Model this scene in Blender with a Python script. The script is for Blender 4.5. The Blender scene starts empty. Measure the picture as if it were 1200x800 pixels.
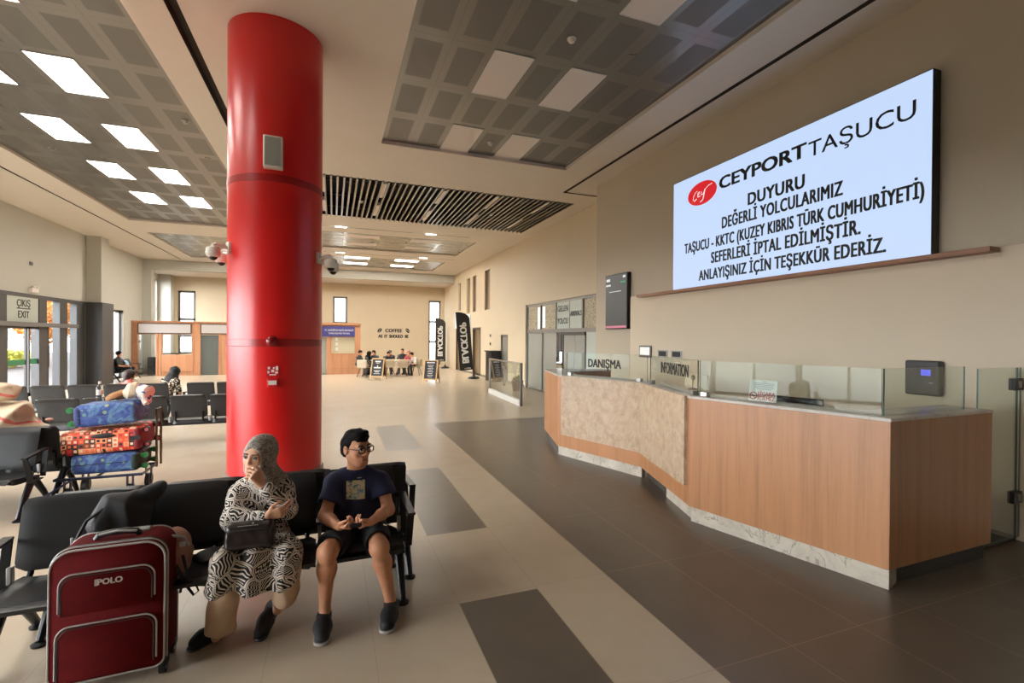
import bpy, bmesh, math, random
import numpy as np
from mathutils import Vector, Matrix
random.seed(7)
SC = bpy.context.scene
COL = SC.collection

# ---------------------------------------------------------------- camera
cam_data = bpy.data.cameras.new('camera'); cam = bpy.data.objects.new('camera', cam_data); COL.objects.link(cam)
cam_data.sensor_width = 36.0; cam_data.lens = 558.0 / 1200.0 * 36.0
cam_data.clip_start = 0.05; cam_data.clip_end = 400
_yaw, _pitch, _roll = (math.radians(a) for a in (20.63, -0.36, 0.37))
_F = Vector((math.sin(_yaw), math.cos(_yaw), 0)); _R = Vector((math.cos(_yaw), -math.sin(_yaw), 0)); _U = Vector((0, 0, 1))
_f2 = _F * math.cos(_pitch) + _U * math.sin(_pitch); _u2 = _U * math.cos(_pitch) - _F * math.sin(_pitch)
_r2 = _R * math.cos(_roll) + _u2 * math.sin(_roll); _u3 = _u2 * math.cos(_roll) - _R * math.sin(_roll)
_m = Matrix((_r2, _u3, -_f2)).transposed().to_4x4(); _m.translation = (0, 0, 1.87)
cam.matrix_world = _m
SC.camera = cam

# ---------------------------------------------------------------- world, exposure, light levels
world = bpy.data.worlds.new('daylight'); SC.world = world; world.use_nodes = True
_wt = world.node_tree; _bg = _wt.nodes['Background']; _bg.inputs[0].default_value = (0.96, 0.98, 1.0, 1)
SKY, GLOW = 4.0, 40.0        # even hazy sky, and the brighter part of it around the veiled sun
_tc = _wt.nodes.new('ShaderNodeTexCoord'); _dp = _wt.nodes.new('ShaderNodeVectorMath'); _dp.operation = 'DOT_PRODUCT'
_wt.links.new(_tc.outputs['Generated'], _dp.inputs[0]); _dp.inputs[1].default_value = Vector((-.86, -.36, .36)).normalized()
_ch = [('MAXIMUM', 0.0), ('POWER', 3.0), ('MULTIPLY', GLOW), ('ADD', SKY)]; _s = _dp.outputs['Value']
for _op, _v in _ch:
    _mn = _wt.nodes.new('ShaderNodeMath'); _mn.operation = _op; _wt.links.new(_s, _mn.inputs[0]); _mn.inputs[1].default_value = _v; _s = _mn.outputs[0]
_wt.links.new(_s, _bg.inputs[1])
SC.view_settings.view_transform = 'Standard'; SC.view_settings.look = 'None'
SC.view_settings.gamma = 1.0; SC.view_settings.use_curve_mapping = False
SC.view_settings.exposure = 0.0
LED = 27.0          # ceiling LED panels
LED_FAR = 150.0
SCREEN = 1.0
SC.cycles.use_denoising = True
SC.cycles.max_bounces = 10; SC.cycles.diffuse_bounces = 5; SC.cycles.glossy_bounces = 4; SC.cycles.transparent_max_bounces = 16
SC.cycles.sample_clamp_indirect = 4.0; SC.cycles.sample_clamp_direct = 8.0
SC.cycles.caustics_reflective = False; SC.cycles.caustics_refractive = False
# ================================================================ helpers
def S(r, g, b):
    def c(v):
        v /= 255.0
        return v / 12.92 if v <= 0.04045 else ((v + 0.055) / 1.055) ** 2.4
    return (c(r), c(g), c(b), 1.0)

class NT:
    """tiny node-tree writer"""
    def __init__(s, name):
        s.m = bpy.data.materials.new(name); s.m.use_nodes = True
        s.t = s.m.node_tree; s.b = s.t.nodes['Principled BSDF']; s.out = s.t.nodes['Material Output']
    def n(s, kind, **kw):
        nd = s.t.nodes.new('ShaderNode' + kind)
        for k, v in kw.items(): setattr(nd, k, v)
        return nd
    def l(s, a, b): s.t.links.new(a, b)
    def val(s, sock, v):
        if hasattr(v, 'is_linked') or isinstance(v, bpy.types.NodeSocket): s.l(v, sock)
        else: sock.default_value = v
    def math(s, op, a, b=0.0, c=0.0):
        nd = s.n('Math', operation=op)
        s.val(nd.inputs[0], a); s.val(nd.inputs[1], b); s.val(nd.inputs[2], c)
        return nd.outputs[0]
    def mix(s, f, a, b):
        nd = s.n('Mix', data_type='RGBA')
        s.val(nd.inputs[0], f); s.val(nd.inputs[6], a); s.val(nd.inputs[7], b)
        return nd.outputs[2]
    def pos(s, scale=(1, 1, 1), obj=True):
        if obj: o = s.n('TexCoord').outputs['Object']
        else: o = s.n('NewGeometry').outputs['Position']
        mp = s.n('Mapping'); s.l(o, mp.inputs[0]); mp.inputs['Scale'].default_value = scale
        return mp.outputs[0]
    def sep(s, v):
        nd = s.n('SeparateXYZ'); s.l(v, nd.inputs[0]); return nd.outputs
    def noise(s, vec, scale, detail=3, rough=.5, dist=0):
        nd = s.n('TexNoise'); s.l(vec, nd.inputs['Vector']); nd.inputs['Scale'].default_value = scale
        nd.inputs['Detail'].default_value = detail; nd.inputs['Roughness'].default_value = rough; nd.inputs['Distortion'].default_value = dist
        return nd.outputs[0]
    def ramp(s, f, stops, interp='LINEAR'):
        nd = s.n('ValToRGB'); s.l(f, nd.inputs[0]); r = nd.color_ramp; r.interpolation = interp
        while len(r.elements) < len(stops): r.elements.new(0.5)
        for e, (p, c) in zip(r.elements, stops): e.position = p; e.color = c
        return nd.outputs[0]
    def bump(s, h, strength=.2, dist=.01):
        nd = s.n('Bump'); nd.inputs['Strength'].default_value = strength; nd.inputs['Distance'].default_value = dist
        s.l(h, nd.inputs['Height']); s.l(nd.outputs[0], s.b.inputs['Normal'])
    def set(s, **kw):
        names = dict(c='Base Color', r='Roughness', m='Metallic', coat='Coat Weight', coatr='Coat Roughness', tr='Transmission Weight', ior='IOR',
                     ec='Emission Color', es='Emission Strength', sheen='Sheen Weight', sss='Subsurface Weight', spec='Specular IOR Level')
        for k, v in kw.items(): s.val(s.b.inputs[names[k]], v)
        return s

def mat(name, c, r=.5, m=0.0, var=0.0, vs=6.0, bump=0.0, bs=60.0, **kw):
    t = NT(name); t.set(r=r, m=m, **kw)
    if var > 0:
        p = t.pos(); f = t.noise(p, vs, 4)
        d = tuple(x * (1 - var) for x in c[:3]) + (1,); e = tuple(min(1, x * (1 + var)) for x in c[:3]) + (1,)
        t.set(c=t.ramp(f, [(.3, d), (.7, e)]))
    else: t.set(c=c)
    if bump > 0: t.bump(t.noise(t.pos(), bs, 3), bump, .004)
    return t.m

def emit(name, c, s):
    t = NT(name); t.set(c=(0, 0, 0, 1), ec=c, es=s, r=.4); return t.m

class MB:
    """collects shapes (world or local coordinates) for one mesh"""
    def __init__(s): s.v = []; s.f = []; s.mi = []
    def add(s, vs, fs, mi=0):
        o = len(s.v); s.v += [tuple(v) for v in vs]; s.f += [tuple(i + o for i in f) for f in fs]; s.mi += [mi] * len(fs); return s
    def box(s, x0, x1, y0, y1, z0, z1, mi=0, M=None):
        vs = [Vector((x, y, z)) for z in (z0, z1) for y in (y0, y1) for x in (x0, x1)]
        if M is not None: vs = [M @ v for v in vs]
        return s.add(vs, [(0, 2, 3, 1), (4, 5, 7, 6), (0, 1, 5, 4), (2, 6, 7, 3), (0, 4, 6, 2), (1, 3, 7, 5)], mi)
    def quad(s, a, b, c, d, mi=0): return s.add([a, b, c, d], [(0, 1, 2, 3)], mi)
    def prism(s, pts, z0, z1, mi=0, M=None, mtop=None):
        n = len(pts)
        a = sum(pts[i][0] * pts[(i + 1) % n][1] - pts[(i + 1) % n][0] * pts[i][1] for i in range(n))
        if a < 0: pts = pts[::-1]
        vs = [Vector((x, y, z0)) for x, y in pts] + [Vector((x, y, z1)) for x, y in pts]
        if M is not None: vs = [M @ v for v in vs]
        s.add(vs, [tuple(range(n))[::-1]] + [(i, (i + 1) % n, (i + 1) % n + n, i + n) for i in range(n)], mi)
        o = len(s.v) - 2 * n; s.f.append(tuple(range(o + n, o + 2 * n))); s.mi.append(mi if mtop is None else mtop); return s
    def cyl(s, p0, p1, r0, r1=None, seg=20, mi=0, caps=True):
        p0, p1 = Vector(p0), Vector(p1); r1 = r0 if r1 is None else r1
        d = (p1 - p0).normalized(); a = d.orthogonal().normalized(); b = d.cross(a)
        vs = [p + (a * math.cos(t) + b * math.sin(t)) * r for p, r in ((p0, r0), (p1, r1)) for t in (2 * math.pi * i / seg for i in range(seg))]
        fs = [(i, (i + 1) % seg, (i + 1) % seg + seg, i + seg) for i in range(seg)]
        if caps: fs += [tuple(range(seg))[::-1], tuple(range(seg, 2 * seg))]
        return s.add(vs, fs, mi)
    def tube(s, pts, r, seg=10, mi=0, closed=False, sx=1.0):
        pts = [Vector(p) for p in pts]; n = len(pts); rings = []; up = None
        for i, p in enumerate(pts):
            if closed: d = (pts[(i + 1) % n] - pts[i - 1]).normalized()
            else: d = (pts[min(i + 1, n - 1)] - pts[max(i - 1, 0)]).normalized()
            if up is None: up = d.orthogonal().normalized()
            up = (up - d * up.dot(d)).normalized(); b = d.cross(up)
            rr = r[i] if isinstance(r, (list, tuple)) else r
            rings.append([p + (up * math.cos(t) + b * math.sin(t) * sx) * rr for t in (2 * math.pi * k / seg for k in range(seg))])
        vs = [v for R_ in rings for v in R_]; fs = []
        for i in range(n if closed else n - 1):
            j = (i + 1) % n
            fs += [(i * seg + k, i * seg + (k + 1) % seg, j * seg + (k + 1) % seg, j * seg + k) for k in range(seg)]
        if not closed: fs += [tuple(range(seg))[::-1], tuple(range((n - 1) * seg, n * seg))]
        return s.add(vs, fs, mi)
    def lathe(s, prof, c=(0, 0, 0), seg=32, mi=0, M=None):
        vs = []; c = Vector(c)
        for r, z in prof:
            for k in range(seg):
                t = 2 * math.pi * k / seg; v = Vector((r * math.cos(t), r * math.sin(t), z))
                vs.append((M @ v if M is not None else v) + c)
        fs = []
        for i in range(len(prof) - 1):
            fs += [(i * seg + k, i * seg + (k + 1) % seg, (i + 1) * seg + (k + 1) % seg, (i + 1) * seg + k) for k in range(seg)]
        fs += [tuple(range(seg))[::-1], tuple(range((len(prof) - 1) * seg, len(prof) * seg))]
        return s.add(vs, fs, mi)
    def ball(s, c, r, seg=16, mi=0, M=None):
        rr = r if isinstance(r, (tuple, list)) else (r, r, r)
        n = seg // 2; vs = []; fs = []
        for i in range(n + 1):
            a = math.pi * i / n
            for k in range(seg):
                t = 2 * math.pi * k / seg; v = Vector((rr[0] * math.sin(a) * math.cos(t), rr[1] * math.sin(a) * math.sin(t), -rr[2] * math.cos(a)))
                vs.append((M @ v if M is not None else v) + Vector(c))
        for i in range(n):
            fs += [(i * seg + k, i * seg + (k + 1) % seg, (i + 1) * seg + (k + 1) % seg, (i + 1) * seg + k) for k in range(seg)]
        return s.add(vs, fs, mi)

def wloc(o):
    v = Vector((0, 0, 0))
    while o is not None: v += o.location; o = o.parent
    return v

def obj(name, mb, mats, parent=None, bevel=0.0, seg=2, smooth=35, weld=True):
    """one mesh object; coordinates in mb are world ones, made local to the parent (or to the base of the mesh)"""
    vs = np.array([tuple(v) for v in mb.v], dtype=float)
    if parent is not None: off = np.array(wloc(parent)); loc = (0, 0, 0)
    else:
        lo, hi = vs.min(0), vs.max(0); off = np.array(((lo[0] + hi[0]) / 2, (lo[1] + hi[1]) / 2, lo[2])); loc = tuple(off)
    me = bpy.data.meshes.new(name); me.from_pydata((vs - off).tolist(), [], mb.f)
    mats = mats if isinstance(mats, (list, tuple)) else [mats]
    for m in mats: me.materials.append(m)
    if len(mats) > 1: me.polygons.foreach_set('material_index', mb.mi)
    if weld:
        bm = bmesh.new(); bm.from_mesh(me); bmesh.ops.remove_doubles(bm, verts=bm.verts, dist=1e-5)
        bmesh.ops.recalc_face_normals(bm, faces=bm.faces); bm.to_mesh(me); bm.free()
    me.polygons.foreach_set('use_smooth', [True] * len(me.polygons)); me.set_sharp_from_angle(angle=math.radians(smooth)); me.update()
    o = bpy.data.objects.new(name, me); COL.objects.link(o); o.location = loc
    if parent is not None: o.parent = parent
    if bevel > 0:
        b = o.modifiers.new('edge', 'BEVEL'); b.width = bevel; b.segments = seg; b.limit_method = 'ANGLE'; b.angle_limit = math.radians(40); b.harden_normals = False
    return o

def tag(o, label=None, cat=None, group=None, kind=None):
    if label: o['label'] = label
    if cat: o['category'] = cat
    if group: o['group'] = group
    if kind: o['kind'] = kind
    return o

def thing(name, label, cat, loc=(0, 0, 0), group=None, rz=0.0):
    o = bpy.data.objects.new(name, None); COL.objects.link(o); o.location = loc; o.rotation_euler = (0, 0, rz); o.empty_display_size = .1
    return tag(o, label, cat, group)

def struct(name, mb, mats, bevel=0.0, parent=None, **kw):
    o = obj(name, mb, mats, parent, bevel, **kw)
    if parent is None: o['kind'] = 'structure'
    return o

def dup(root, loc, rz=0.0, label=None, group=None):
    r = root.copy(); COL.objects.link(r); r.location = loc; r.rotation_euler = (0, 0, rz)
    if label: r['label'] = label
    if group: r['group'] = group
    for ch in list(root.children):
        c = ch.copy(); COL.objects.link(c); c.parent = r
        for g in list(ch.children):
            d = g.copy(); COL.objects.link(d); d.parent = c
    return r

def text(name, body, size, m, o, right, up, parent=None, align='CENTER', bold=0.0, sx=1.0, depth=.003, spacing=1.0, width=None, shear=0.0):
    """lettering as a mesh: o = anchor point on the base line, right/up = directions of the writing"""
    c = bpy.data.curves.new(name, 'FONT'); c.body = body; c.size = size; c.align_x = align; c.extrude = depth
    c.space_character = spacing; c.resolution_u = 3; c.shear = shear
    t = bpy.data.objects.new(name, c); COL.objects.link(t); bpy.context.view_layer.update()
    me = bpy.data.meshes.new_from_object(t.evaluated_get(bpy.context.evaluated_depsgraph_get()))
    w = max((v.co.x for v in me.vertices), default=1) - min((v.co.x for v in me.vertices), default=0)
    if width: sx = width / w
    bpy.data.objects.remove(t); bpy.data.curves.remove(c)
    r = Vector(right).normalized(); u = Vector(up).normalized(); n = r.cross(u); o = Vector(o)
    mb = MB(); k_ = max(0, bold) * size                # heavier strokes: the letter outlines laid side by side
    for i, (dx, dy) in enumerate(((0, 0),) if k_ <= 0 else ((-k_, -k_ * .4), (k_, -k_ * .4), (-k_, k_ * .4), (k_, k_ * .4), (0, 0))):
        mb.add([o + r * (v.co.x * sx + dx) + u * (v.co.y + dy) + n * (v.co.z + i * .00015) for v in me.vertices], [tuple(p.vertices) for p in me.polygons])
    bpy.data.meshes.remove(me)
    return obj(name, mb, m, parent, weld=False)

# ---------------------------------------------------------------- smooth solids grown from distance fields
class SDF:
    def __init__(s, lo, hi, h):
        s.lo = np.array(lo, float); s.h = h; s.n = np.maximum(4, np.ceil((np.array(hi, float) - s.lo) / h).astype(int) + 1)
        s.f = np.full(s.n, .5, np.float32)
    def _win(s, lo, hi, m):
        a = np.clip(np.floor((np.array(lo) - m - s.lo) / s.h).astype(int), 0, s.n); b = np.clip(np.ceil((np.array(hi) + m - s.lo) / s.h).astype(int) + 1, 0, s.n)
        if (b <= a).any(): return None
        g = [(s.lo[i] + s.h * np.arange(a[i], b[i])).astype(np.float32) for i in range(3)]
        X, Y, Z = np.meshgrid(*g, indexing='ij', sparse=True)
        return (slice(a[0], b[0]), slice(a[1], b[1]), slice(a[2], b[2])), X, Y, Z
    def _put(s, sl, d, k, op):
        f = s.f[sl]
        if op == 'add':
            if k > 0:
                q = np.maximum(k - np.abs(f - d), 0) / k; s.f[sl] = np.minimum(f, d) - q * q * k * .25
            else: s.f[sl] = np.minimum(f, d)
        else:
            d = -d
            if k > 0:
                q = np.maximum(k - np.abs(f - d), 0) / k; s.f[sl] = np.maximum(f, d) + q * q * k * .25
            else: s.f[sl] = np.maximum(f, d)
    def cone(s, a, b, ra, rb=None, k=.02, op='add', sq=None):
        """capsule from a to b whose radius runs from ra to rb"""
        rb = ra if rb is None else rb; a = np.array(a, float); b = np.array(b, float); r = max(ra, rb)
        w = s._win(np.minimum(a, b) - r, np.maximum(a, b) + r, k + 4 * s.h)
        if w is None: return s
        sl, X, Y, Z = w; ba = b - a; L = max(1e-9, float(ba @ ba))
        px, py, pz = X - a[0], Y - a[1], Z - a[2]
        t = np.clip((px * ba[0] + py * ba[1] + pz * ba[2]) / L, 0, 1)
        d = np.sqrt((px - t * ba[0]) ** 2 + (py - t * ba[1]) ** 2 + (pz - t * ba[2]) ** 2) - (ra + (rb - ra) * t)
        s._put(sl, d, k, op); return s
    def ell(s, c, r, M=None, k=.02, op='add'):
        """ellipsoid; M's rows are its axes"""
        c = np.array(c, float); r = np.array(r, float); R_ = float(r.max())
        w = s._win(c - R_, c + R_, k + 4 * s.h)
        if w is None: return s
        sl, X, Y, Z = w; p = (X - c[0], Y - c[1], Z - c[2])
        if M is not None: M = np.array(M, float); p = tuple(M[i][0] * p[0] + M[i][1] * p[1] + M[i][2] * p[2] for i in range(3))
        q = np.sqrt((p[0] / r[0]) ** 2 + (p[1] / r[1]) ** 2 + (p[2] / r[2]) ** 2); g = np.sqrt((p[0] / r[0] ** 2) ** 2 + (p[1] / r[1] ** 2) ** 2 + (p[2] / r[2] ** 2) ** 2)
        d = q * (q - 1) / np.maximum(g, 1e-6)
        s._put(sl, d, k, op); return s
    def box(s, c, b, M=None, r=.01, k=.01, op='add'):
        c = np.array(c, float); b = np.array(b, float); R_ = float(np.sqrt((b * b).sum()))
        w = s._win(c - R_, c + R_, k + 4 * s.h)
        if w is None: return s
        sl, X, Y, Z = w; p = (X - c[0], Y - c[1], Z - c[2])
        if M is not None: M = np.array(M, float); p = tuple(M[i][0] * p[0] + M[i][1] * p[1] + M[i][2] * p[2] for i in range(3))
        q = [np.abs(p[i]) - (b[i] - r) for i in range(3)]
        d = np.sqrt(np.maximum(q[0], 0) ** 2 + np.maximum(q[1], 0) ** 2 + np.maximum(q[2], 0) ** 2) + np.minimum(np.maximum(np.maximum(q[0], q[1]), q[2]), 0) - r
        s._put(sl, d, k, op); return s
    def join(s, o, k=.02):
        """merges a second field on the same grid"""
        s._put((slice(None),) * 3, o.f, k, 'add'); return s
    def cut(s, p, n, k=0.0, lo=None, hi=None):
        """removes what lies on the side of the plane that n points to (inside the box lo..hi)"""
        if lo is None: lo = s.lo; hi = s.lo + s.h * s.n
        w = s._win(lo, hi, 0)
        if w is None: return s
        sl, X, Y, Z = w; n = np.array(n, float); n /= np.linalg.norm(n)
        d = (X - p[0]) * n[0] + (Y - p[1]) * n[1] + (Z - p[2]) * n[2]
        s._put(sl, np.broadcast_to(-d, s.f[sl].shape), k, 'sub'); return s
    def wrinkle(s, amp, freq, seed=0, mask=None):
        """shallow folds over the whole surface"""
        rs = np.random.RandomState(seed); w = s._win(s.lo, s.lo + s.h * s.n, 0); sl, X, Y, Z = w
        d = 0
        for i in range(5):
            v = rs.normal(size=3); v /= np.linalg.norm(v); fr = freq * rs.uniform(.6, 1.5); ph = rs.uniform(0, 6.28)
            d = d + np.sin((X * v[0] + Y * v[1] + Z * v[2]) * fr + ph + 1.3 * np.sin((X * v[1] - Y * v[2] + Z * v[0]) * fr * .6 + ph))
        s.f[sl] += (amp * d / 5 * 2).astype(np.float32); return s
    def crease(s, amp, freq, seed=0):
        """sharper folds, like stiff cloth"""
        rs = np.random.RandomState(seed); sl, X, Y, Z = s._win(s.lo, s.lo + s.h * s.n, 0); d = 0
        for i in range(4):
            v = rs.normal(size=3); v /= np.linalg.norm(v); fr = freq * rs.uniform(.6, 1.4); ph = rs.uniform(0, 6.28)
            d = d + np.abs(np.sin((X * v[0] + Y * v[1] + Z * v[2]) * fr + ph + .9 * np.sin((X * v[2] + Y * v[0] - Z * v[1]) * fr * .5))) - .64
        s.f[sl] += (amp * d / 2).astype(np.float32); return s
    def mesh(s):
        f = s.f; n = s.n; ins = f < 0
        c = [f[i:n[0] - 1 + i, j:n[1] - 1 + j, k:n[2] - 1 + k] for i in (0, 1) for j in (0, 1) for k in (0, 1)]
        cnt = sum((x < 0).astype(np.int8) for x in c); act = (cnt > 0) & (cnt < 8)
        idx = np.full(act.shape, -1, np.int64); I = np.argwhere(act); idx[act] = np.arange(len(I))
        C = np.stack([x[act] for x in c], 1)
        off = np.array([(i, j, k) for i in (0, 1) for j in (0, 1) for k in (0, 1)], float)
        P = np.zeros((len(I), 3)); W = np.zeros(len(I))
        for a in range(8):
            for b in range(a + 1, 8):
                if np.abs(off[a] - off[b]).sum() != 1: continue
                fa, fb = C[:, a], C[:, b]; m = (fa < 0) != (fb < 0)
                t = np.where(m, fa / np.where(m, fa - fb, 1), 0)
                P += np.where(m[:, None], off[a] + t[:, None] * (off[b] - off[a]), 0); W += m
        P = (P / W[:, None] + I) * s.h + s.lo
        faces = []
        for ax in range(3):
            u, v = [(1, 2), (2, 0), (0, 1)][ax]
            sl0 = [slice(None)] * 3; sl1 = [slice(None)] * 3; sl0[ax] = slice(0, -1); sl1[ax] = slice(1, None)
            A, B = ins[tuple(sl0)], ins[tuple(sl1)]; E = np.argwhere(A != B)
            E = E[(E[:, u] > 0) & (E[:, v] > 0) & (E[:, u] < n[u] - 1) & (E[:, v] < n[v] - 1)]
            if not len(E): continue
            du = np.zeros(3, int); du[u] = 1; dv = np.zeros(3, int); dv[v] = 1
            q = np.stack([idx[tuple((E - a).T)] for a in (du * 0, du, du + dv, dv)], 1)
            flip = A[tuple(E.T)]
            q[~flip] = q[~flip][:, ::-1]
            faces.append(q)
        Fq = np.concatenate(faces); Fq = Fq[(Fq >= 0).all(1)]
        return P, Fq

def solid(name, sdf, m, parent=None, smooth_it=2):
    P, Fq = sdf.mesh()
    for _ in range(smooth_it):                       # light relaxing of the surface
        e = np.concatenate([Fq[:, [0, 1]], Fq[:, [1, 2]], Fq[:, [2, 3]], Fq[:, [3, 0]]]); e = np.concatenate([e, e[:, ::-1]])
        acc = np.zeros_like(P); cn = np.zeros(len(P)); np.add.at(acc, e[:, 0], P[e[:, 1]]); np.add.at(cn, e[:, 0], 1)
        P = .5 * P + .5 * acc / np.maximum(cn, 1)[:, None]
    if parent is not None: off = np.array(wloc(parent)); loc = (0, 0, 0)
    else:
        lo, hi = P.min(0), P.max(0); off = np.array(((lo[0] + hi[0]) / 2, (lo[1] + hi[1]) / 2, lo[2])); loc = tuple(off)
    me = bpy.data.meshes.new(name); P = P - off
    me.vertices.add(len(P)); me.vertices.foreach_set('co', P.astype(np.float32).ravel())
    me.loops.add(Fq.size); me.loops.foreach_set('vertex_index', Fq.astype(np.int32).ravel())
    me.polygons.add(len(Fq)); me.polygons.foreach_set('loop_start', np.arange(0, Fq.size, 4, dtype=np.int32))
    me.update(calc_edges=True); me.validate()
    for x in (m if isinstance(m, (list, tuple)) else [m]): me.materials.append(x)
    me.polygons.foreach_set('use_smooth', [True] * len(me.polygons))
    o = bpy.data.objects.new(name, me); COL.objects.link(o); o.location = loc
    if parent is not None: o.parent = parent
    return o
# ================================================================ materials
M = {}
def paint(name, c, r=.6):
    t = NT(name); p = t.pos(obj=False); f = t.noise(p, 1.1, 3)
    d = tuple(x * .965 for x in c[:3]) + (1,)
    t.set(c=t.ramp(f, [(.3, d), (.7, c)]), r=r); return t.m
M['wall'] = paint('wall paint', S(208, 193, 166))
M['wall_grey'] = paint('wall paint greyed for daylight', S(178, 176, 166))  # cool cast of the daylight put into the wall colour
M['wall_light'] = paint('cream wall paint', S(238, 224, 200))
M['plaster'] = paint('ceiling plaster', S(220, 211, 199))
M['dark'] = mat('dark recess', S(22, 22, 22), .8)
M['groove'] = mat('groove shadow gap', S(60, 52, 44), .8)
M['anthracite'] = mat('anthracite metal', S(56, 55, 56), .5)
M['frame'] = mat('window frame metal', S(112, 110, 106), .4, .4)
M['steel'] = mat('brushed steel', S(190, 190, 188), .3, 1.0)
M['white_metal'] = mat('white metal', S(222, 220, 214), .4)
M['black_metal'] = mat('black metal', S(20, 20, 21), .4, .3)
M['black'] = mat('black plastic', S(18, 18, 19), .45)
M['ink'] = mat('black lettering', S(16, 16, 18), .6)
M['white_ink'] = mat('white lettering', S(235, 235, 232), .6)
M['white'] = mat('white plastic', S(228, 222, 214), .45)
M['silver'] = mat('silver plastic', S(170, 172, 172), .35, .5)

def seat_mat():
    t = NT('black leatherette'); p = t.pos()
    f = t.noise(p, 9, 3); t.set(c=t.ramp(f, [(.3, S(25, 25, 27)), (.7, S(33, 33, 35))]), r=.42)
    t.bump(t.noise(p, 380, 2), .12, .002); return t.m
M['seat'] = seat_mat()

def floor_mat(name, light, dark, seam, x0, y0, w, h, rough, vary=.05, sw=.0016):
    t = NT(name); p = t.pos(obj=False); x, y, z = t.sep(p)
    u = t.math('DIVIDE', t.math('SUBTRACT', x, x0), w); v = t.math('DIVIDE', t.math('SUBTRACT', y, y0), h)
    fu = t.math('ABSOLUTE', t.math('SUBTRACT', t.math('FRACT', u), .5)); fv = t.math('ABSOLUTE', t.math('SUBTRACT', t.math('FRACT', v), .5))
    s = t.math('MAXIMUM', t.math('GREATER_THAN', fu, .5 - sw / w), t.math('GREATER_THAN', fv, .5 - sw / h))
    cmb = t.n('CombineXYZ'); t.l(t.math('FLOOR', u), cmb.inputs[0]); t.l(t.math('FLOOR', v), cmb.inputs[1])
    wn = t.n('TexWhiteNoise', noise_dimensions='3D'); t.l(cmb.outputs[0], wn.inputs[0])
    n1 = t.noise(p, 1.1, 6, .6, 1.2); n2 = t.noise(p, 5, 5, .6)
    f = t.math('ADD', t.math('MULTIPLY', n1, .6), t.math('MULTIPLY', n2, .4))
    f = t.math('ADD', f, t.math('MULTIPLY', t.math('SUBTRACT', wn.outputs[0], .5), vary))
    c = t.mix(s, t.ramp(f, [(.25, dark), (.75, light)]), seam)
    t.set(c=c, r=rough + .07, spec=.5)
    return t.m
M['floor'] = floor_mat('beige stone tiles', S(190, 175, 154), S(180, 164, 143), S(166, 150, 129), .841, 4.475, .599, 1.183, .19)
M['floor_dark'] = floor_mat('dark stone tiles', S(104, 94, 82), S(90, 81, 71), S(134, 117, 97), .841, 4.475, .599, 1.183, .22, .08, .0028)

def ceil_tile(name, x0, y0, w, h, c_in, c_out, r_in=.5, r_out=.3, bx=.17, by=.11):
    t = NT(name); p = t.pos(obj=False); x, y, z = t.sep(p)
    u = t.math('DIVIDE', t.math('SUBTRACT', x, x0), w); v = t.math('DIVIDE', t.math('SUBTRACT', y, y0), h)
    fu = t.math('ABSOLUTE', t.math('SUBTRACT', t.math('FRACT', u), .5)); fv = t.math('ABSOLUTE', t.math('SUBTRACT', t.math('FRACT', v), .5))
    inside = t.math('MULTIPLY', t.math('LESS_THAN', fu, .5 - bx), t.math('LESS_THAN', fv, .5 - by))
    seam = t.math('MAXIMUM', t.math('GREATER_THAN', fu, .5 - .004 / w), t.math('GREATER_THAN', fv, .5 - .004 / h))
    n = t.noise(p, 1.7, 3, .5, .8)
    c = t.mix(inside, c_out, c_in); c = t.mix(seam, c, tuple(a * .8 for a in c_out[:3]) + (1,))
    rr = t.math('ADD', t.math('MULTIPLY', inside, r_in - r_out), r_out)
    t.set(c=c, m=.75, r=t.math('ADD', rr, t.math('MULTIPLY', t.math('SUBTRACT', n, .5), .12)))
    t.bump(t.noise(p, 2.3, 2), .08, .02)
    return t.m
M['tile_right'] = ceil_tile('metal ceiling tiles', .87, 9.6, .572, 1.186, S(116, 113, 110), S(128, 125, 120))
M['tile_left'] = ceil_tile('metal ceiling tiles by entrance', -2.26, 18.95, .5645, 1.176, S(112, 108, 102), S(123, 119, 112))
M['tile_far'] = ceil_tile('metal ceiling tiles laid across', .45, 18.2, 1.2, .6, S(150, 144, 134), S(176, 170, 158), .36, .28, .06, .1)
M['tile_far_left'] = ceil_tile('metal ceiling tiles at the end', -2.3, 26.75, .57, 1.17, S(130, 126, 116), S(150, 146, 136), .36, .28)

M['led'] = emit('lit LED diffuser', (1.0, .95, .87, 1), LED)
M['led_far'] = emit('lit LED diffuser at the far end', (1.0, .94, .84, 1), LED_FAR)
M['diffuser'] = mat('unlit diffuser', S(226, 216, 208), .5)
M['slat'] = mat('aluminium slat', S(150, 146, 140), .3, .85)

def wood(name, a, b, r=.4, axis='z', scale=1.0, coat=.0):
    t = NT(name)
    sc = {'z': (9 * scale, 9 * scale, .35 * scale), 'y': (9 * scale, .35 * scale, 9 * scale), 'x': (.35 * scale, 9 * scale, 9 * scale)}[axis]
    p = t.pos(sc, obj=False); n1 = t.noise(p, 1.0, 5, .6, .6); p2 = t.pos(tuple(5 * q for q in sc), obj=False); n2 = t.noise(p2, 1.4, 4, .7)
    f = t.math('ADD', t.math('MULTIPLY', n1, .65), t.math('MULTIPLY', n2, .35))
    t.set(c=t.ramp(f, [(.3, b), (.52, a), (.7, tuple(min(1, q * 1.12) for q in a[:3]) + (1,))]), r=r, coat=coat); return t.m
M['wood'] = wood('honey wood veneer', S(176, 124, 84), S(148, 100, 64), .38)
M['wood_dark'] = wood('brown wood edge', S(150, 104, 74), S(120, 82, 58), .4, 'y')
M['wood_booth'] = wood('booth wood panels', S(176, 126, 92), S(150, 102, 72), .45)
M['wood_light'] = wood('light pine', S(214, 176, 128), S(190, 150, 104), .5)

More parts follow.
